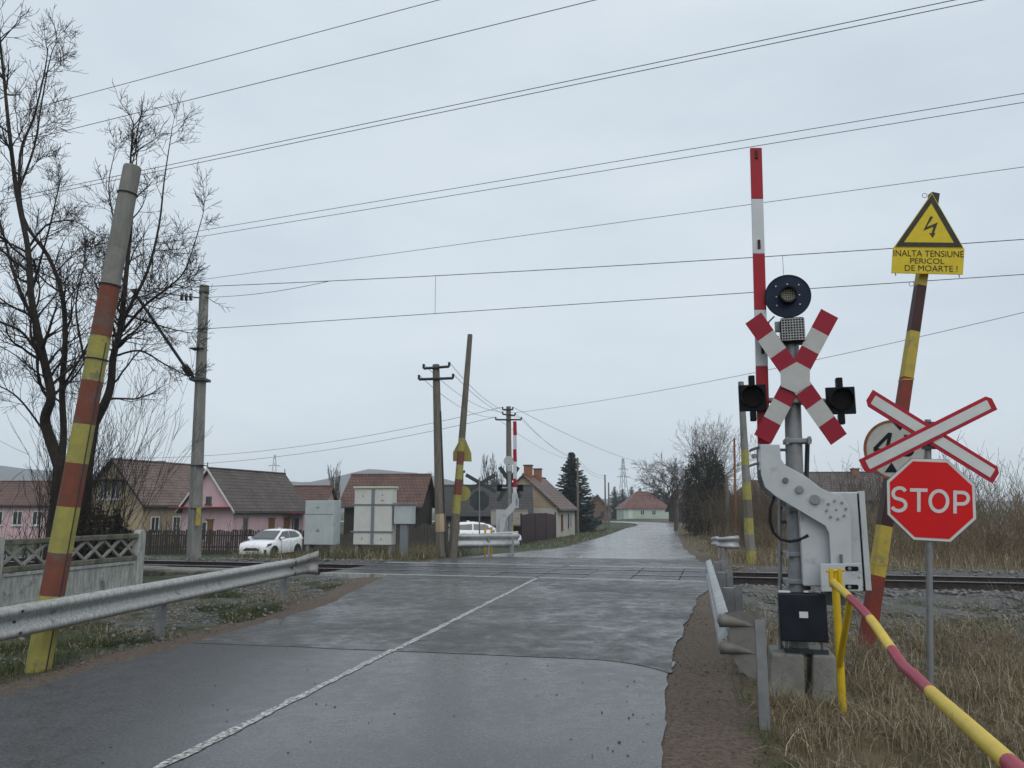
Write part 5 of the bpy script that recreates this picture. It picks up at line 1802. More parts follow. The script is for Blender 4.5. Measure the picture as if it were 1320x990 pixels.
# catenary mast left of the crossing
t, mb_, mt_, _ = pole('catenary_mast', 'square concrete railway mast with bracket strut beside the pink house', 250, 718, 263, 378, 26.8, .52, .34, 'pole_concrete', n=4)
def onmast(px, py, Y=26.8):
    return atY(px, py, Y) - mb_
MB().tube([mt_ - mb_, mt_ - mb_ + Vector((0, 0, .28))], [.19, .17], 8).build('cap', 'concrete_dark', t)
arm_tip = tp(-12.9, 0.0, 8.75) - mb_
hinge = onmast(250, 490)
MB().tube([hinge + Vector((.1, 0, 0)), hinge.lerp(arm_tip, .08), arm_tip], .055, 8).build('cantilever_tube', 'steel_dark', t)
for k in range(5):
    c = hinge.lerp(arm_tip, .07 + k * .022)
    d = (arm_tip - hinge).normalized()
    MB().tube([c - d * .03, c + d * .03], .13, 10).build('insulator_disc', 'insulator', t)
top_h = onmast(257, 384)
MB().tube([top_h, arm_tip], .022, 6).build('tie_rod', 'steel_dark', t)
for k in range(3):
    c = top_h + Vector((-.22 - k * .16, -.1, 0))
    MB().tube([c, c + Vector((-.08, -.02, 0))], .13, 10).build('insulator_disc', 'insulator', t)
MB().box(hinge + Vector((.22, 0, 0)), (.55, .55, .09)).build('mast_band', 'steel_dark', t)
for py in (450, 600, 655):
    c = onmast(254, py); MB().box((c.x + .05, 0, c.z), (.50, .50, .02)).build('joint_mark', 'steel_dark', t)
sg = onmast(258, 668)
c0 = onmast(259, 666)
MB().box((c0.x + .02, -.27, c0.z), (.16, .012, .60)).build('yellow_notice', 'pole_yellow', t)
# contact and messenger wires with droppers
cw0, cw1 = tp(-60, 0, 7.25), tp(45, 0, 7.25)
wire('contact wire, lower of the two track wires tied by droppers', cw0, cw1, 0.0, .010)
ms0, ms1 = tp(-12.9, 0, 8.75), tp(40, 0, 8.4)
wire('messenger wire, upper of the two track wires tied by droppers', ms0, ms1, .45, .011)
def on_line(a, b, sag, f):
    p = Vector(a).lerp(Vector(b), f); p.z -= 4 * sag * f * (1 - f); return p
for i, px in enumerate((561, 1012)):
    best = min((abs(proj(on_line(ms0, ms1, .45, k / 400))[0] - px), k / 400) for k in range(400))[1]
    p = on_line(ms0, ms1, .45, best)
    o = MB().tube([(0, 0, 0), (0, 0, 7.25 - p.z)], .006, 5).build('dropper', 'wire', None)
    o.location = p
    tag(o, ['thin dropper between the track wires above the middle of the road', 'thin dropper between the track wires behind the raised arm'][i], 'wire', 'droppers')
# stay wire from messenger to the mast
iw = on_line(ms0, ms1, .45, .135)
o = wire('short stay wire from the mast to the messenger wire', mt_ + Vector((0, 0, -.15)), iw, .12, .009)
# power lines high above, crossing at a slight angle to the track
def high(label, pa, pb, h, r_=.013, sag=.0):
    """a level line whose pixel track runs pa..pb; height h over the road"""
    dirv = Vector((.93, -.366, 0)).normalized()
    m = ((pa[0] + pb[0]) / 2, (pa[1] + pb[1]) / 2)
    d = ray(*m)
    p = Vector((0, 0, H)) + d * ((h - H) / d.z)
    a, b = p - dirv * 75, p + dirv * 45
    return wire(label, a, b, sag, r_)
high('highest power line, top left of the sky', (75, 127), (580, 0), 12.5, .008)
high('second highest power line, ending at the upper middle edge', (85, 160), (800, 0), 11.2, .008)
high('upper strand of the paired power line reaching the top right edge', (250, 207), (1225, 0), 10.4, .008)
high('lower strand of the paired power line reaching the top right edge', (250, 213), (1238, 4), 10.25, .008)
high('upper strand of the paired line passing behind the arm tip', (270, 302), (1320, 114), 10.2, .008)
high('lower strand of the paired line passing behind the arm tip', (270, 309), (1320, 126), 10.1, .008)
high('single line just above the track messenger wire', (280, 364), (1320, 209), 9.9, .008)

# line poles beyond the track
t2, b2, p2, e2 = pole('utility_pole', 'stout leaning concrete pole with two steel crossarms beside the far guardrail', 569, 716, 562, 470, 27.4, .37, .25, 'pole_wood', arms=((475, 546, 579, -2.5), (489, 540, 584, -1.5)))
MB().tube([Vector((.17, -.08, .2)), (p2 - b2) * .75 + Vector((.13, -.08, 0))], .025, 6).build('cable_duct', 'steel_dark', t2)
MB().tube([(p2 - b2) * .13, (p2 - b2) * .22], .192, 8).build('painted_band', 'wall_tan', t2)
t3, b3, p3, e3 = pole('utility_pole', 'concrete pole with three short crossarms behind the far barrier', 657, 700, 655.5, 524, 46, .42, .28, 'pole_wood', arms=((528, 648, 661, 0), (534, 648, 664, 1.5), (541, 639, 672, 0)))
MB().tube([(p3 - b3) * .04, (p3 - b3) * .16], .218, 8).build('painted_band', 'pole_yellow', t3)
ft = []
for i, (bx, by, tx, ty, Y, lab) in enumerate((
        (745, 690, 744.5, 590, 74, 'wooden pole standing in front of the spruce'),
        (785, 672, 784.5, 622, 106, 'thin pole left of the mint house'),
        (780.5, 672, 779.8, 612, 99, 'grey pole beside the brick house'),
        (938.5, 706, 937, 613, 46, 'short grey pole against the right-hand hedge'),
        (948.5, 702, 946.5, 565, 44, 'thin rusty pole left of the banded pole beyond the track'),
        (874, 684, 872.5, 622, 95, 'slim pole in front of the dark barn'))):
    t_, b_, p_, e_n = pole('utility_pole', lab, bx, by, tx, ty, Y, .24 if i != 4 else .14, .18 if i != 4 else .12, 'pole_wood' if i != 4 else 'sign_rust', group='village poles')
    ft.append(p_)
k_ = 0
wl_lab = ['first', 'second', 'third', 'fourth']
for (a, b) in zip([e2[0][0], e2[0][1], e2[1][0], e2[1][1]], [e3[1][0], e3[1][1], e3[2][0], e3[2][1]]):
    wire('%s sagging wire between the two crossarm poles, counted from the left' % wl_lab[k_], a, b, .45, .009); k_ += 1
for i, (a, z_) in enumerate(((e3[1][1], 0), (e3[2][1], -.25), (e3[2][0], -.5))):
    wire('%s village wire dropping from the far crossarm pole to the spruce pole' % wl_lab[i], a, ft[0] + Vector((0, 0, z_ * .6 - .05)), .5, .009)
for i in range(2):
    wire('%s village wire from the spruce pole onward along the road' % wl_lab[i], ft[0] + Vector((0, 0, -.1 - .3 * i)), ft[2] + Vector((0, 0, -.1 - .3 * i)), .5, .012)
wire('upper long wire running left over the houses from the far crossarm pole', e3[0][0], atY(150, 590, 62), .9, .013)
wire('lower long wire running left over the houses from the far crossarm pole', e3[2][0], atY(150, 601, 62), .8, .013)
wire('lone wire rising right from the far crossarm pole past the lamps', e3[1][1], atY(1360, 393, 24), .35, .010)
wire('faint wire falling right toward the bend of the road', e3[0][1] , atY(850, 601, 100), .6, .013)
# distant lattice pylons
def pylon(label, px, ytop, Y):
    base = atY(px, 655, Y); base.z = -1.2
    h_ = atY(px, ytop, Y).z + 1.2
    t = thing('transmission_pylon', label, 'pylon', base, .3, 'distant pylons')
    w = h_ * .085
    r_ = h_ * .0045
    mb = MB()
    lv = [0, .25, .45, .62, .76, .88, 1]
    ws = [w * (1 - .86 * f) for f in lv]
    cor = [(1, 1), (1, -1), (-1, -1), (-1, 1)]
    for i in range(len(lv) - 1):
        for k in range(4):
            c, c2 = cor[k], cor[(k + 1) % 4]
            mb.tube([(c[0] * ws[i], c[1] * ws[i], lv[i] * h_), (c[0] * ws[i + 1], c[1] * ws[i + 1], lv[i + 1] * h_)], r_, 4, cap=False)
            mb.tube([(c[0] * ws[i], c[1] * ws[i], lv[i] * h_), (c2[0] * ws[i + 1], c2[1] * ws[i + 1], lv[i + 1] * h_)], r_ * .7, 3, cap=False)
    mb.build('tower', 'pylon', t, fix=False)
    for f, k in ((.66, .13), (.80, .10)):
        MB().tube([(-h_ * k, 0, h_ * f), (0, 0, h_ * (f + .02)), (h_ * k, 0, h_ * f)], r_ * 1.3, 4).build('crossarm', 'pylon', t)
pylon('lattice pylon above the bend of the road', 804.5, 591, 420)
pylon('lattice pylon above the pink house roof', 351, 586, 520)

# ============================================================ TREES AND SHRUBS
class Twigs(MB):
    def seg(self, pts, r0, r1, n=3):
        k = len(pts)
        self.tube(pts, [r0 + (r1 - r0) * i / (k - 1) for i in range(k)], n, cap=False)
def rdir(rr):
    while True:
        v = Vector((rr.uniform(-1, 1), rr.uniform(-1, 1), rr.uniform(-1, 1)))
        if .05 < v.length < 1:
            return v.normalized()
def bud(T, p, d, L_, r_, lvl, kids, rr, up=.12, wob=.22, spread=(28, 62), rmin=.004, scale=(.42, .68)):
    n = max(2, min(6, int(L_ / .22) + 1)) if lvl else max(4, int(L_ / .4))
    pts = [Vector(p)]
    dd = Vector(d)
    for i in range(n):
        dd = (dd + rdir(rr) * wob + Vector((0, 0, up))).normalized()
        pts.append(pts[-1] + dd * (L_ / n))
    T.seg(pts, r_, max(r_ * .35, rmin * .7), 6 if r_ > .05 else (4 if r_ > .018 else 3))
    if lvl < len(kids):
        sprout(T, pts, r_, L_, lvl, kids, rr, up, wob, spread, rmin, scale)
def sprout(T, pts, r_, L_, lvl, kids, rr, up=.12, wob=.22, spread=(28, 62), rmin=.004, scale=(.42, .68), f0=.2, clen=None):
    n = len(pts) - 1
    for k in range(kids[lvl]):
        f = rr.uniform(f0, 1.0) if k else 1.0
        x = min(f * n, n - 1e-4); i = int(x)
        p = pts[i].lerp(pts[i + 1], x - i)
        d = (pts[i + 1] - pts[i]).normalized()
        a = R(rr.uniform(*spread)) * (.4 if k == 0 else 1)
        ax_ = d.cross(rdir(rr))
        if ax_.length < 1e-3:
            continue
        nd = Matrix.Rotation(a, 3, ax_.normalized()) @ d
        cl = (clen or L_) * rr.uniform(*scale) * (1.15 - .45 * f)
        rc_ = max(r_ * (1 - .6 * f) * rr.uniform(.5, .72), rmin)
        bud(T, p, nd, cl, rc_, lvl + 1, kids, rr, up, wob, spread, rmin, scale)
def smooth_path(pts, k=4):
    out = []
    for i in range(len(pts) - 1):
        p_1 = pts[max(i - 1, 0)]; p1 = pts[i]; p2 = pts[i + 1]; p3 = pts[min(i + 2, len(pts) - 1)]
        for j in range(k):
            t_ = j / k
            out.append(0.5 * ((2 * p1) + (p2 - p_1) * t_ + (2 * p_1 - 5 * p1 + 4 * p2 - p3) * t_ ** 2 + (3 * p1 - p_1 - 3 * p2 + p3) * t_ ** 3))
    return out + [pts[-1]]
def limb(T, px, Y0, Y1, r0, r1, kids, rr, clen, f0=.12, rmin=.005, **kw):
    pts = [atY(x, y, Y0 + (Y1 - Y0) * i / (len(px) - 1) + rr.uniform(-.25, .25) * (i > 0)) for i, (x, y) in enumerate(px)]
    pts = smooth_path(pts)
    T.seg(pts, r0, r1, 8 if r0 > .08 else 5)
    if kids:
        sprout(T, pts, (r0 + r1) / 2, clen, 0, kids, rr, rmin=rmin, f0=f0, clen=clen, **kw)
    return pts

TW = dict(wob=.27, spread=(28, 64), scale=(.42, .70), up=.10)
# --- old walnut-like tree at the left, behind the lattice fence
rr = random.Random(21)
YT = 18.2
tb = atY(72, 705, YT); tb.z = gz(tb.x, tb.y)
tree = thing('bare_tree', 'large bare tree rising past the left edge of the sky', 'tree', tb)
T = Twigs()
limb(T, [(70, 720), (72, 680), (76, 640), (78, 602)], YT, YT, .22, .16, None, rr, 1)
for c_ in T.v:
    pass
def finish(T, name, m_, parent, org):
    T.v = [(x - org.x, y - org.y, z - org.z) for x, y, z in T.v]
    return T.build(name, m_, parent, smooth='all', fix=False)
finish(T, 'trunk', 'bark', tree, tb)
T = Twigs()
K = (12, 7, 5)
limb(T, [(78, 604), (66, 570), (58, 540), (66, 512), (58, 470), (48, 425), (40, 380), (36, 320), (22, 250), (12, 170), (4, 90), (-4, 20)], YT, YT - 1.5, 0.137, 0.022, (34, 8, 4), rr, 2.5, rmin=.006, **TW)
limb(T, [(78, 604), (82, 560), (80, 500), (84, 440), (80, 380), (62, 330), (30, 280), (26, 200), (44, 150), (58, 90), (62, 60)], YT, YT + 1, 0.086, 0.011, (22, 8, 4), rr, 1.9, rmin=.006, **TW)
limb(T, [(58, 470), (30, 430), (0, 415), (-30, 400)], YT, YT - 1, 0.043, 0.014, (7, 8, 4), rr, 1.5)
limb(T, [(48, 425), (20, 360), (4, 300), (-14, 240)], YT, YT + .6, 0.050, 0.014, (16, 8, 4), rr, 1.76, rmin=.006, **TW)
limb(T, [(40, 380), (62, 300), (72, 258), (80, 225)], YT, YT - .8, 0.029, 0.007, (11, 7, 4), rr, 1.3)
limb(T, [(36, 320), (60, 290), (95, 285), (120, 300)], YT, YT - .8, 0.029, 0.007, (10, 7, 4), rr, 1.2)
limb(T, [(22, 250), (44, 190), (54, 130), (66, 70), (76, 52)], YT, YT + .8, 0.032, 0.007, (18, 8, 4), rr, 1.43, rmin=.006, **TW)
limb(T, [(80, 500), (110, 450), (130, 400), (118, 350)], YT, YT - .9, 0.032, 0.007, (14, 8, 4), rr, 1.43, rmin=.006, **TW)
limb(T, [(66, 570), (30, 520), (4, 500), (-30, 490)], YT, YT - .8, 0.029, 0.009, (12, 7, 4), rr, 1.4)
finish(T, 'crown', 'bark', tree, tb)

# --- second tree, its trunk hidden by the painted pole
YT = 19.0
tb = atY(108, 700, YT); tb.z = gz(tb.x, tb.y)
tree = thing('bare_tree', 'spreading bare tree directly behind the banded concrete pole', 'tree', tb)
T = Twigs()
limb(T, [(104, 715), (108, 660), (112, 600), (121, 545)], YT, YT, .19, .13, None, rr, 1)
finish(T, 'trunk', 'bark', tree, tb)
T = Twigs()
limb(T, [(121, 547), (136, 518), (143, 495), (146, 460), (155, 425), (160, 380), (166, 320), (170, 270), (168, 215), (172, 160)], YT, YT - .8, 0.115, 0.014, (26, 8, 4), rr, 2.0, rmin=.006, **TW)
limb(T, [(143, 495), (150, 440), (165, 400), (190, 350), (205, 290), (212, 230), (222, 165)], YT, YT + 1.2, 0.065, 0.010, (22, 8, 4), rr, 1.8, rmin=.006, **TW)
limb(T, [(155, 430), (185, 395), (215, 372), (240, 345), (262, 275)], YT, YT - 1.0, 0.043, 0.009, (22, 8, 4), rr, 1.65, rmin=.006, **TW)
limb(T, [(146, 460), (180, 452), (210, 468), (236, 482), (244, 486)], YT, YT - .6, 0.032, 0.006, (12, 7, 4), rr, 1.0)
limb(T, [(160, 405), (200, 418), (225, 425), (250, 430)], YT, YT + .6, 0.029, 0.006, (12, 7, 4), rr, 1.1)
limb(T, [(150, 440), (140, 380), (148, 300), (140, 240), (150, 190)], YT, YT + .9, 0.036, 0.007, (16, 8, 4), rr, 1.43, rmin=.006, **TW)
limb(T, [(121, 547), (116, 500), (104, 440), (98, 390), (110, 330), (105, 290)], YT, YT + .7, 0.043, 0.007, (16, 8, 4), rr, 1.54, rmin=.006, **TW)
finish(T, 'crown', 'bark', tree, tb)

def shrub(label, px, py, Y, spots, n, h0, h1, m_, seed, kids=(4, 3), fan=.55, rmin=.005, rad=.5, group=None, r0=.02, zb=None):
    rr = random.Random(seed)
    b = atY(px, py, Y); b.z = gz(b.x, b.y)
    t = thing('bare_shrub', label, 'shrub', b, 0, group)
    T = Twigs()
    for i in range(n):
        a = rr.uniform(0, 2 * math.pi); q = rad * math.sqrt(rr.random())
        p = Vector((math.cos(a) * q * spots, math.sin(a) * q, -.1))
        d = Vector((math.cos(a) * fan * rr.random(), math.sin(a) * fan * rr.random(), 1)).normalized()
        bud(T, p, d, rr.uniform(h0, h1), r0 * rr.uniform(.6, 1.2), 0, kids, rr, up=.05, wob=.10, spread=(12, 40), rmin=rmin, scale=(.35, .6))
    T.build('stems', m_, t, smooth='all', fix=False)
    return t
shrub('upright bare shrub behind the end of the lattice fence', 114, 710, 18.4, 1.5, 54, 2.0, 4.2, 'bark', 31, kids=(4, 3), rad=.55, fan=.26, r0=.013)
shrub('thin bare shrub behind the lattice fence below the big tree', 25, 705, 17.5, 2.4, 34, 1.4, 3.4, 'bark', 32, kids=(5, 3), rad=.7, fan=.6)
shrub('small bare garden shrub in front of the pink house corner', 293, 690, 49.0, 1.4, 14, .8, 1.9, 'bark_far', 33, kids=(3, 2), rad=.6, rmin=.008)
for i, (px, lab) in enumerate(((216, 'first gnarled vine stump over the picket fence, near the mast'), (238, 'second gnarled vine stump over the picket fence, near the mast'))):
    shrub(lab, px, 690, 48.5, 1.2, 5, 1.6, 2.3, 'bark_far', 40 + i, kids=(4, 3), rad=.3, rmin=.01, r0=.06, fan=.9)

b_ = atY(1352, 790, 9.0); b_.z = gz(b_.x, b_.y)
tg = thing('bare_shrub', 'few pale twigs poking in at the right edge in front of the rails', 'shrub', b_)
T = Twigs(); rr = random.Random(5)
for k in range(5):
    bud(T, Vector((rr.uniform(-.1, .1), rr.uniform(-.1, .1), -.05)), Vector((-.75 - rr.random() * .5, rr.uniform(-.3, .3), .9)).normalized(), rr.uniform(.7, 1.05), .008, 0, (4, 2), rr, up=.04, wob=.2, rmin=.0025)
T.build('stems', 'sleeper', tg, smooth='all', fix=False)

def leafball(name, label, base, blobs, n, size, cols, seed, m_='needles', trunk=None, cat='shrub', group=None, trunk_m='bark_far'):
    """foliage of many small faces spread through lobed volumes, uneven at the rim"""
    rs_ = np.random.RandomState(seed)
    t = thing(name, label, cat, base, 0, group)
    C, D = [], []
    tot = sum(b[1][0] * b[1][1] * b[1][2] for b in blobs)
    V, F, CL = [], [], []
    for (c, r_) in blobs:
        k = max(20, int(n * r_[0] * r_[1] * r_[2] / tot))
        u = rs_.normal(size=(k, 3)); u /= np.linalg.norm(u, axis=1)[:, None]
        rad_ = rs_.uniform(.25, 1.0, (k, 1)) ** .45 * (1 + .22 * np.sin(u[:, :1] * 7 + seed) * np.cos(u[:, 2:] * 6))
        p = np.array(c) + u * rad_ * np.array(r_)
        a = rs_.normal(size=(k, 3)); a /= np.linalg.norm(a, axis=1)[:, None]
        b = np.cross(a, rs_.normal(size=(k, 3))); b /= np.linalg.norm(b, axis=1)[:, None]
        s = size * rs_.uniform(.5, 1.3, (k, 1))
        o = len(V) and sum(len(x) for x in V)
        q = np.stack([p - a * s, p + b * s * .5, p + a * s, p - b * s * .5], 1).reshape(-1, 3)
        base_i = sum(len(x) for x in V)
        V.append(q)
        F.append(np.arange(4 * k).reshape(k, 4) + base_i)
        cc = np.array(cols)[rs_.randint(0, len(cols), k)] * rs_.uniform(.7, 1.25, (k, 1))
        CL.append(np.repeat(cc, 4, 0))
    o = bigmesh('crown', np.concatenate(V), np.concatenate(F), m_, np.concatenate(CL))
    o.parent = t
    if trunk:
        MB().tube([(0, 0, -.3), (0, 0, trunk[1])], [trunk[0], trunk[0] * .5], 8).build('trunk', trunk_m, t)
    return t
b = atY(128, 690, 18.6); b.z = gz(b.x, b.y)
leafball('evergreen_shrub', 'dark low evergreen bush behind the lattice fence', b, [((0, 0, .9), (.75, .7, .9)), ((-.6, .1, .6), (.5, .5, .6)), ((.5, 0, .5), (.5, .5, .55))], 2600, .07, [(.014, .016, .010), (.02, .022, .012), (.03, .026, .014)], 4)

def spruce(label, px, ytop, ybase, Y, wid, seed, cols, group=None, dens=1.0, name='spruce_tree'):
    rr = random.Random(seed)
    b = atY(px, ybase, Y); b.z = gz(b.x, b.y)
    h_ = atY(px, ytop, Y).z - b.z
    t = thing(name, label, 'tree', b, 0, group)
    MB().tube([(0, 0, -.3), (0, 0, h_ * .97)], [.02 * h_, .004 * h_], 8).build('trunk', 'bark', t)
    V, F, CL = [], [], []
    rows = int(42 * dens)
    for i in range(rows):
        f = (i + .5) / rows
        z = h_ * (.06 + .93 * f) 
        ln = wid / 2 * (1 - f) ** .85 + .10
        nb = max(5, int(11 * (1 - f * .5)))
        for k in range(nb):
            a = 2 * math.pi * (k + rr.random()) / nb
            l_ = ln * rr.uniform(.55, 1.2)
            z = h_ * (.06 + .93 * f) + rr.uniform(-.25, .25) * (1 - f)
            ns = max(4, int(l_ / .16))
            dx, dy = math.cos(a), math.sin(a)
            for j in range(ns):
                g_ = (j + .6) / ns
                r_ = l_ * g_
                zz = z - l_ * .30 * math.sin(g_ * 2.0) + l_ * .12 * g_ * g_
                for s_ in (-1, 1):
                    w = .24 * (1.15 - g_) * min(1, ln) + .07
                    hang = rr.uniform(.04, .16)
                    p0 = Vector((dx * (r_ - .1), dy * (r_ - .1), zz))
                    p1 = Vector((dx * (r_ + .14), dy * (r_ + .14), zz - .02))
                    sd = Vector((-dy, dx, 0)) * w * s_
                    q = [p0, p1, p1 + sd * .7 + Vector((dx * .08, dy * .08, -hang)), p0 + sd + Vector((dx * .1, dy * .1, -hang))]
                    o = len(V)
                    V += [tuple(x) for x in q]
                    F.append((o, o + 1, o + 2, o + 3))
                    c = [x * rr.uniform(.65, 1.3) for x in rr.choice(cols)]
                    CL += [c] * 4
    o = bigmesh('crown', V, F, 'needles', np.array(CL))
    o.parent = t
    return t
SPR = [(.010, .022, .020), (.014, .030, .026), (.02, .036, .03)]
spruce('dark blue-green spruce beside the cream house', 738, 581, 690, 80, 6.6, 3, SPR, dens=1.6)
for i, (px, yt, Y, w_) in enumerate(((793, 626, 190, 6.5), (803, 629, 195, 6), (815, 626, 190, 6), (826, 628, 200, 3.5))):
    spruce(['leftmost', 'second', 'third', 'rightmost and slimmest'][i] + ' of the far conifers behind the mint house', px, yt, 668, Y, w_, 10 + i, [(.016, .030, .022), (.022, .038, .028)], group='far conifers', dens=.8)
for i, (px, Y, w_, h_) in enumerate(((836, 185, 4.5, 5.0), (848, 180, 5.5, 6.0))):
    b = atY(px, 668, Y); b.z = gz(b.x, b.y)
    leafball('broad_evergreen', ['left', 'right'][i] + ' rounded dark evergreen behind the red hipped roof', b, [((0, 0, h_ * .6), (w_ * .6, w_ * .5, h_ * .42)), ((w_ * .3, 0, h_ * .4), (w_ * .45, w_ * .4, h_ * .35))], 1500, .45, [(.018, .026, .014), (.026, .034, .018)], 50 + i, trunk=(.2, h_ * .5), cat='tree')
# dark conifer clump on the right of the far road
for i, (px, yt, Y, w_) in enumerate(((897, 582, 66, 2.1), (909, 570, 68, 2.4), (922, 577, 66, 2.2), (931, 592, 64, 1.8))):
    b = atY(px, 692, Y); b.z = gz(b.x, b.y)
    h_ = atY(px, yt, Y).z - b.z
    leafball('cypress_tree', ['first', 'second and tallest', 'third', 'fourth'][i] + ' of the dark columnar conifers, counted from the road', b,
             [((0, 0, h_ * .32), (w_ * .52, w_ * .52, h_ * .34)), ((0, 0, h_ * .62), (w_ * .40, w_ * .40, h_ * .28)), ((.05, 0, h_ * .84), (w_ * .22, w_ * .22, h_ * .17))], 7000, .09,
             [(.016, .018, .010), (.024, .025, .012), (.034, .030, .014)], 60 + i, trunk=(.1, h_ * .6), cat='tree', group='dark conifer clump')

def far_tree(label, px, ybase, Y, h_, sprd, seed, kids, r0, m_='bark_far', up=.08, trunk_f=.3, spread=(25, 60), rmin=.012, name='bare_tree', group=None, wob=.2, scale=(.42, .68)):
    rr = random.Random(seed)
    b = atY(px, ybase, Y); b.z = gz(b.x, b.y)
    t = thing(name, label, 'tree', b, 0, group)
    th = h_ * trunk_f
    MB().tube([(0, 0, -.3), (rr.uniform(-.1, .1), 0, th * .5), (0, 0, th)], [r0 * 1.2, r0, r0 * .85], 8).build('trunk', m_, t, smooth=True)
    T = Twigs()
    for k in range(kids[0]):
        a = 2 * math.pi * (k + rr.random() * .6) / kids[0]
        tilt = sprd * rr.uniform(.5, 1.1) * (0 if k == 0 else 1)
        d = Vector((math.cos(a) * tilt, math.sin(a) * tilt, 1)).normalized()
        bud(T, Vector((0, 0, th * rr.uniform(.75, 1.0))), d, h_ * (1 - trunk_f) * rr.uniform(.7, 1.0) * .8, r0 * .55, 0, kids[1:], rr, up=up, wob=wob, spread=spread, rmin=rmin, scale=scale)
    T.build('crown', m_, t, smooth='all', fix=False)
    return t
far_tree('round-crowned bare tree behind the dark conifers', 922, 690, 92, 13.0, .55, 71, (8, 9, 6, 4), .16, rmin=.014)
far_tree('crooked bare fruit tree left of the dark conifers', 871, 688, 84, 9.6, 1.0, 74, (8, 9, 6, 4), .17, up=.03, wob=.34, rmin=.017)
far_tree('bare tree rising behind the leaning steel pole', 1118, 690, 62, 5.4, .8, 77, (7, 8, 6, 3), .10, rmin=.010)
far_tree('narrow bare poplar left of the long barn', 432, 668, 92, 8.8, .10, 81, (6, 12, 5), .12, up=.25, spread=(8, 22), rmin=.018, name='poplar_tree', scale=(.25, .4))
far_tree('first of two bare poplars behind the far sign', 634, 668, 95, 10.0, .10, 82, (7, 14, 5), .12, up=.25, spread=(8, 22), rmin=.018, name='poplar_tree', scale=(.25, .4))
far_tree('second of two bare poplars behind the far sign', 640, 668, 97, 9.0, .10, 83, (6, 12, 5), .12, up=.25, spread=(8, 22), rmin=.018, name='poplar_tree', scale=(.25, .4))
far_tree('small bare tree behind the long barn', 547, 665, 85, 6.4, .6, 84, (6, 7, 5, 3), .10, rmin=.014)
far_tree('pale bare tree behind the shed roof', 690 - 62, 665, 110, 7.0, .7, 85, (6, 7, 5, 3), .10, rmin=.016)

# ---- brush beyond the track on the right, and the roadside hedge: one tangled mass each
def brush(name, label, cells, m_, seed, h_rng, stems_per, kids=(3, 2), rmin=.009, r0=.016):
    rr = random.Random(seed)
    T = Twigs()
    for (x0, x1, y0, y1, hk, cnt) in cells:
        for i in range(cnt):
            x, y = rr.uniform(x0, x1), rr.uniform(y0, y1)
            z = gz(x, y) - .05
            for k in range(stems_per):
                d = Vector((rr.gauss(0, .28), rr.gauss(0, .28), 1)).normalized()
                bud(T, Vector((x + rr.gauss(0, .12), y + rr.gauss(0, .12), z)), d, rr.uniform(*h_rng) * hk, r0 * rr.uniform(.6, 1.3), 0, kids, rr, up=.03, wob=.13, spread=(15, 50), rmin=rmin, scale=(.35, .65))
    o = T.build(name, m_, None, smooth='all', fix=False)
    tag(o, label, 'brush', kind='stuff')
    return o
brush('brush_thicket', 'tangled brown brush beyond the rails on the right', [(11.5, 20, 24, 29, .55, 110), (14, 24, 28, 36, .8, 130), (19, 30, 25, 40, 1.1, 170), (24, 40, 36, 50, 1.2, 110)], 'bark_green', 91, (1.0, 2.5), 2)
brush('brush_thicket', 'grey-brown bare saplings behind the brush on the right', [(17, 36, 30, 46, 1.0, 120)], 'bark_far', 92, (2.2, 4.0), 2)
brush('hedge_thicket', 'brown roadside thicket along the right of the far road', [(12.4, 14.5, 38, 46, .8, 90), (13.8, 17.0, 45, 58, 1.05, 140), (17, 21, 58, 74, 1.15, 130), (20.5, 25, 74, 98, 1.1, 120)], 'bark_hedge', 93, (1.6, 3.2), 2)
brush('hedge_thicket', 'low brown scrub in front of the grey-walled house', [(9.5, 13.5, 27.5, 40, .5, 90)], 'bark_green', 94, (1.0, 2.2), 2)

# ============================================================ GRASS, STONES
def blades(name, label, n, pick, hr, wr, cols, seed, lean=.5, seg=3):
    rs_ = np.random.RandomState(seed)
    pts = pick(rs_, n)
    n = len(pts)
    x, y = pts[:, 0], pts[:, 1]
    z = GZ(x, y) - .02
    h_ = rs_.uniform(hr[0], hr[1], n) * (pts[:, 2] if pts.shape[1] > 2 else 1)
    w = rs_.uniform(wr[0], wr[1], n)
    a = rs_.uniform(0, 2 * np.pi, n)
    ln = np.abs(rs_.normal(0, lean, n)) * h_
    face = rs_.uniform(0, np.pi, n)
    sx, sy = np.cos(face) * w / 2, np.sin(face) * w / 2
    V = np.zeros((n, 2 * seg + 2, 3))
    for k in range(seg + 1):
        f = k / seg
        bend = ln * f ** 2
        px = x + np.cos(a) * bend; py = y + np.sin(a) * bend
        pz = z + h_ * f - .35 * ln * f ** 3
        t_ = 1 - f * .85
        V[:, 2 * k] = np.stack([px - sx * t_, py - sy * t_, pz], 1)
        V[:, 2 * k + 1] = np.stack([px + sx * t_, py + sy * t_, pz], 1)
    m = 2 * seg + 2
    base = np.arange(n)[:, None] * m
    F = np.concatenate([base + np.array([[2 * k, 2 * k + 1, 2 * k + 3, 2 * k + 2]]) for k in range(seg)], 0)
    c = np.array(cols)[rs_.randint(0, len(cols), n)] * rs_.uniform(.65, 1.25, (n, 1))
    o = bigmesh(name, V.reshape(-1, 3), F, 'grass', np.repeat(c, m, 0))
    tag(o, label, 'grass', kind='stuff')
    return o
def clump(rs_, n, x0, x1, y0, y1, ncl, sd, keep):
    cx = rs_.uniform(x0, x1, ncl); cy = rs_.uniform(y0, y1, ncl); hk = rs_.uniform(.55, 1.25, ncl)
    k = rs_.randint(0, ncl, n)
    x = cx[k] + rs_.normal(0, sd, n); y = cy[k] + rs_.normal(0, sd, n)
    ok = keep(x, y)
    return np.stack([x[ok], y[ok], hk[k][ok]], 1)
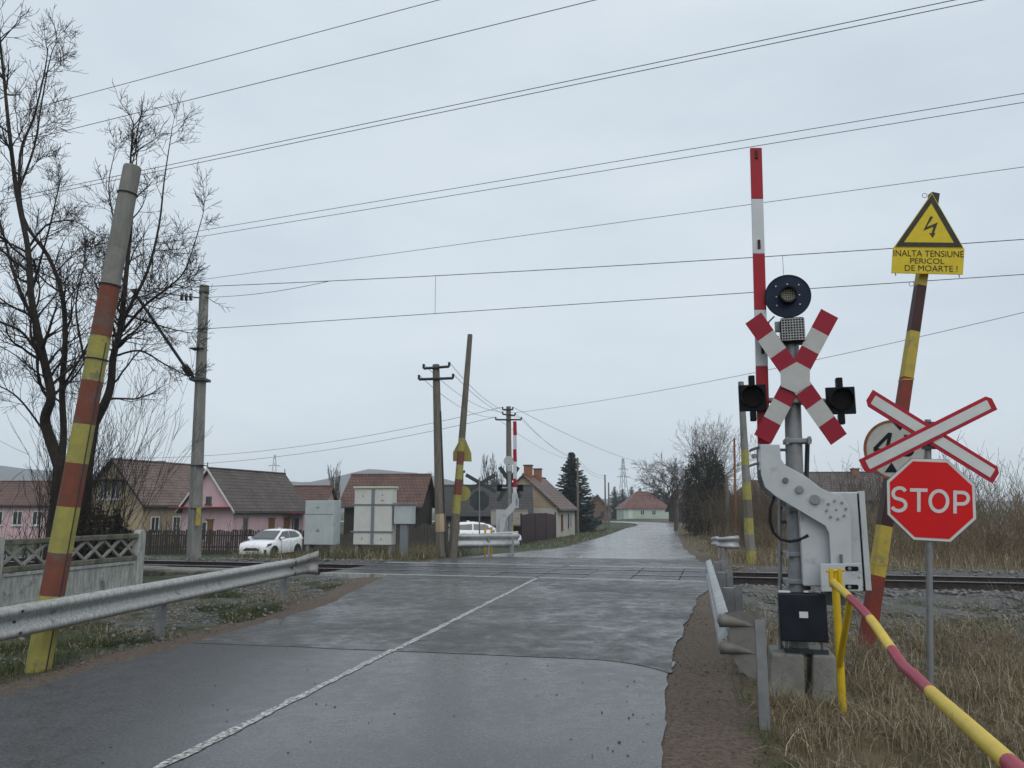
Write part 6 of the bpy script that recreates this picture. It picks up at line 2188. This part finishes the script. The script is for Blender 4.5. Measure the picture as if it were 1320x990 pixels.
def right_near(x, y):
    e = inroad(x, y)
    return (e > .95) & (x > rc(y)) & (sdist(x, y) < -4.2 - 1.2 * np.sin(x * 1.3)) & (y > 1.2) & ((np.abs(x - 2.55) > .62) | (np.abs(y - 7.55) > .52))
DRY = [(.33, .26, .17), (.24, .185, .12), (.19, .14, .092), (.46, .38, .27), (.13, .095, .063), (.15, .125, .07), (.11, .10, .045)]
GRN = [(.06, .10, .025), (.08, .115, .03), (.045, .075, .02)]
blades('dry_grass', 'tall dry tan grass around the pipe rail', 44000, lambda r_, n: clump(r_, n, 1.0, 8.5, 1.6, 10.8, 330, .16, right_near), (.10, .36), (.004, .009), DRY, 1, lean=.75)
blades('dry_grass', 'matted fallen dry grass on the right verge', 46000, lambda r_, n: clump(r_, n, 1.0, 10, 1.6, 12.5, 330, .26, lambda x, y: right_near(x, y)), (.10, .30), (.004, .010), DRY + [(.10, .11, .04)], 2, lean=1.9)
blades('green_grass', 'green tufts among the dry grass on the right', 26000, lambda r_, n: clump(r_, n, 1.2, 10, 2.0, 15.5, 150, .17, lambda x, y: (inroad(x, y) > .75) & (x > rc(y)) & (sdist(x, y) < -3)), (.05, .17), (.004, .008), GRN + [(.13, .13, .05)], 3, lean=.6)
def left_v(x, y):
    e = inroad(x, y)
    return (e > .55) & (x < rc(y)) & (sdist(x, y) < -3.0) & (y > 3)
blades('green_grass', 'short green grass and moss below the left guardrail', 100000, lambda r_, n: clump(r_, n, -9.5, -3.2, 4.5, 17.5, 200, .26, lambda x, y: left_v(x, y) & ((y < 10.3) | (np.sin(x * 2.1 + y * 1.3) > .2))), (.03, .13), (.005, .010), [(.03, .045, .012), (.045, .06, .015), (.06, .085, .022), (.06, .055, .018)], 4, lean=.8)
blades('dry_grass', 'dry straw tufts along the foot of the left guardrail', 6000, lambda r_, n: clump(r_, n, -7.5, -3.8, 5, 17, 90, .12, left_v), (.06, .2), (.004, .008), DRY, 5, lean=.9)
def cab_strip(x, y):
    s = sdist(x, y)
    return (s > 3.0) & (s < 8) & (inroad(x, y) > 1.0) & (x > -9.8)
blades('dry_grass', 'mixed grass bank under the railway cabinets', 40000, lambda r_, n: clump(r_, n, -14, -1.5, 24, 33, 380, .3, cab_strip), (.2, .6), (.008, .018), DRY + GRN, 6, lean=.6)
blades('dry_grass', 'short worn grass beyond the track in front of the picket fence', 14000, lambda r_, n: clump(r_, n, -24, -9.6, 25, 46, 380, .4, lambda x, y: (sdist(x, y) > 3) & ((np.abs(x + 13.2) > 2.0) | (y < 38) & (y > 27))), (.03, .09), (.010, .02), DRY + GRN, 16, lean=.8)
blades('dry_grass', 'rough grass beyond the track to the right of the road', 24000, lambda r_, n: clump(r_, n, 7, 32, 20.5, 33, 420, .4, lambda x, y: (sdist(x, y) > 3.2) & (inroad(x, y) > 1.0)), (.15, .55), (.010, .022), DRY, 7, lean=.6)
blades('dry_grass', 'yellowed verge grass along the left of the far road', 16000, lambda r_, n: clump(r_, n, 0, 22, 40, 98, 420, .6, lambda x, y: (inroad(x, y) > .4) & (inroad(x, y) < 4.5) & (x < rc(y))), (.08, .26), (.02, .04), DRY + GRN, 8, lean=.6)
blades('dry_grass', 'yellowed verge grass along the right of the far road', 16000, lambda r_, n: clump(r_, n, 7, 32, 30, 98, 420, .5, lambda x, y: (inroad(x, y) > .5) & (inroad(x, y) < 3.5) & (x > rc(y))), (.08, .28), (.02, .04), DRY + GRN[:1], 9, lean=.6)

def stones(name, label, pts, size, seed, mat_name='stone'):
    rs_ = np.random.RandomState(seed)
    bm = bmesh.new(); bmesh.ops.create_icosphere(bm, subdivisions=1, radius=1)
    bv = np.array([v.co[:] for v in bm.verts]); bf = np.array([[v.index for v in f.verts] for f in bm.faces]); bm.free()
    n = len(pts)
    sc_ = (rs_.uniform(size[0], size[1], (n, 1)) ** 1) * rs_.uniform(.6, 1.3, (n, 3))
    sc_[:, 2] *= .75
    ang_ = rs_.uniform(0, 2 * np.pi, n)
    v = bv[None] * sc_[:, None] * rs_.uniform(.78, 1.2, (n, len(bv), 1))
    c, s = np.cos(ang_)[:, None], np.sin(ang_)[:, None]
    vx = v[..., 0] * c - v[..., 1] * s; vy = v[..., 0] * s + v[..., 1] * c
    v = np.stack([vx, vy, v[..., 2]], -1)
    z = GZ(pts[:, 0], pts[:, 1]) + (pts[:, 2] if pts.shape[1] > 2 else 0)
    v += np.stack([pts[:, 0], pts[:, 1], z + sc_[:, 2] * .3], 1)[:, None]
    F = (bf[None] + (np.arange(n) * len(bv))[:, None, None]).reshape(-1, 3)
    o = bigmesh(name, v.reshape(-1, 3), F, mat_name)
    tag(o, label, 'stones', kind='stuff')
    return o
rs = np.random.RandomState(8)
def track_pts(n, u0, u1, s0, s1):
    u = rs.uniform(u0, u1, n); s = rs.uniform(s0, s1, n)
    return np.stack([TD.x * u + TN.x * s, 21.2 + TD.y * u + TN.y * s], 1)
bp_ = np.concatenate([track_pts(4200, U1 + .1, 24, -3.4, 1.6), track_pts(2600, -26, U0 - .1, -2.4, 1.6), track_pts(1600, -16, U0 - .1, 1.2, 3.4), track_pts(900, U1 + .1, 20, 1.2, 3)])
keep = np.abs(np.abs(sdist(bp_[:, 0], bp_[:, 1])) - .755) > .12
stones('ballast', 'grey crushed stone ballast along the railway track', bp_[keep], (.025, .065), 3)
q = np.stack([rs.uniform(3, 14, 6500), rs.uniform(8.5, 18.5, 6500)], 1)
q = q[(inroad(q[:, 0], q[:, 1]) > .9) & (sdist(q[:, 0], q[:, 1]) < -2.8)]
stones('gravel', 'loose grey gravel on the right between grass and rails', q, (.015, .05), 4)
q = np.stack([rs.uniform(-8, -2.6, 3200), rs.uniform(8.5, 19, 3200)], 1)
q = q[(inroad(q[:, 0], q[:, 1]) > .5) & (sdist(q[:, 0], q[:, 1]) < -2.4)]
stones('gravel', 'loose stones on the verge behind the left guardrail', q, (.006, .04), 5)
q = np.stack([rs.uniform(-5.5, 8, 16000), rs.uniform(1.5, 18, 16000)], 1)
e = inroad(q[:, 0], q[:, 1])
kp = (e < 1.25) & (e > -.5) & ((e > 0) | (rs.uniform(0, 1, len(e)) < .55 * np.exp(e / .14)))
q = np.concatenate([q[kp], np.where(e[kp] < .05, .05 * sm(-e[kp] / .25) + .006, 0)[:, None]], 1)
stones('grit', 'fine grit scattered along the dirt road shoulders', q, (.003, .012), 6, 'grit')

q = np.stack([rs.uniform(-4.5, 3, 260), rs.uniform(3.5, 15, 260)], 1)
q = q[inroad(q[:, 0], q[:, 1]) < -.1]
q = np.concatenate([q, np.full((len(q), 1), .054)], 1)
stones('grit', 'scattered crumbs of stone and leaf on the wet asphalt', q, (.003, .011), 7)

# ============================================================ HAZE
hz = MB().span((-900, -900, -3.2), (900, 900, 56)).build('haze', 'hill', None)
hz.data.materials.clear()
hm = bpy.data.materials.new('haze')
hm.use_nodes = True
hn = hm.node_tree
for n_ in list(hn.nodes):
    if n_.type != 'OUTPUT_MATERIAL':
        hn.nodes.remove(n_)
pv = hn.nodes.new('ShaderNodeVolumePrincipled')
pv.inputs['Color'].default_value = (.90, .94, 1.0, 1)
pv.inputs['Density'].default_value = .0006
pv.inputs['Anisotropy'].default_value = 0.1
lk(hn, pv.outputs[0], hn.nodes['Material Output'].inputs['Volume'])
hz.data.materials.append(hm)
hz['kind'] = 'stuff'
hz['label'] = 'thin damp haze over the whole village'
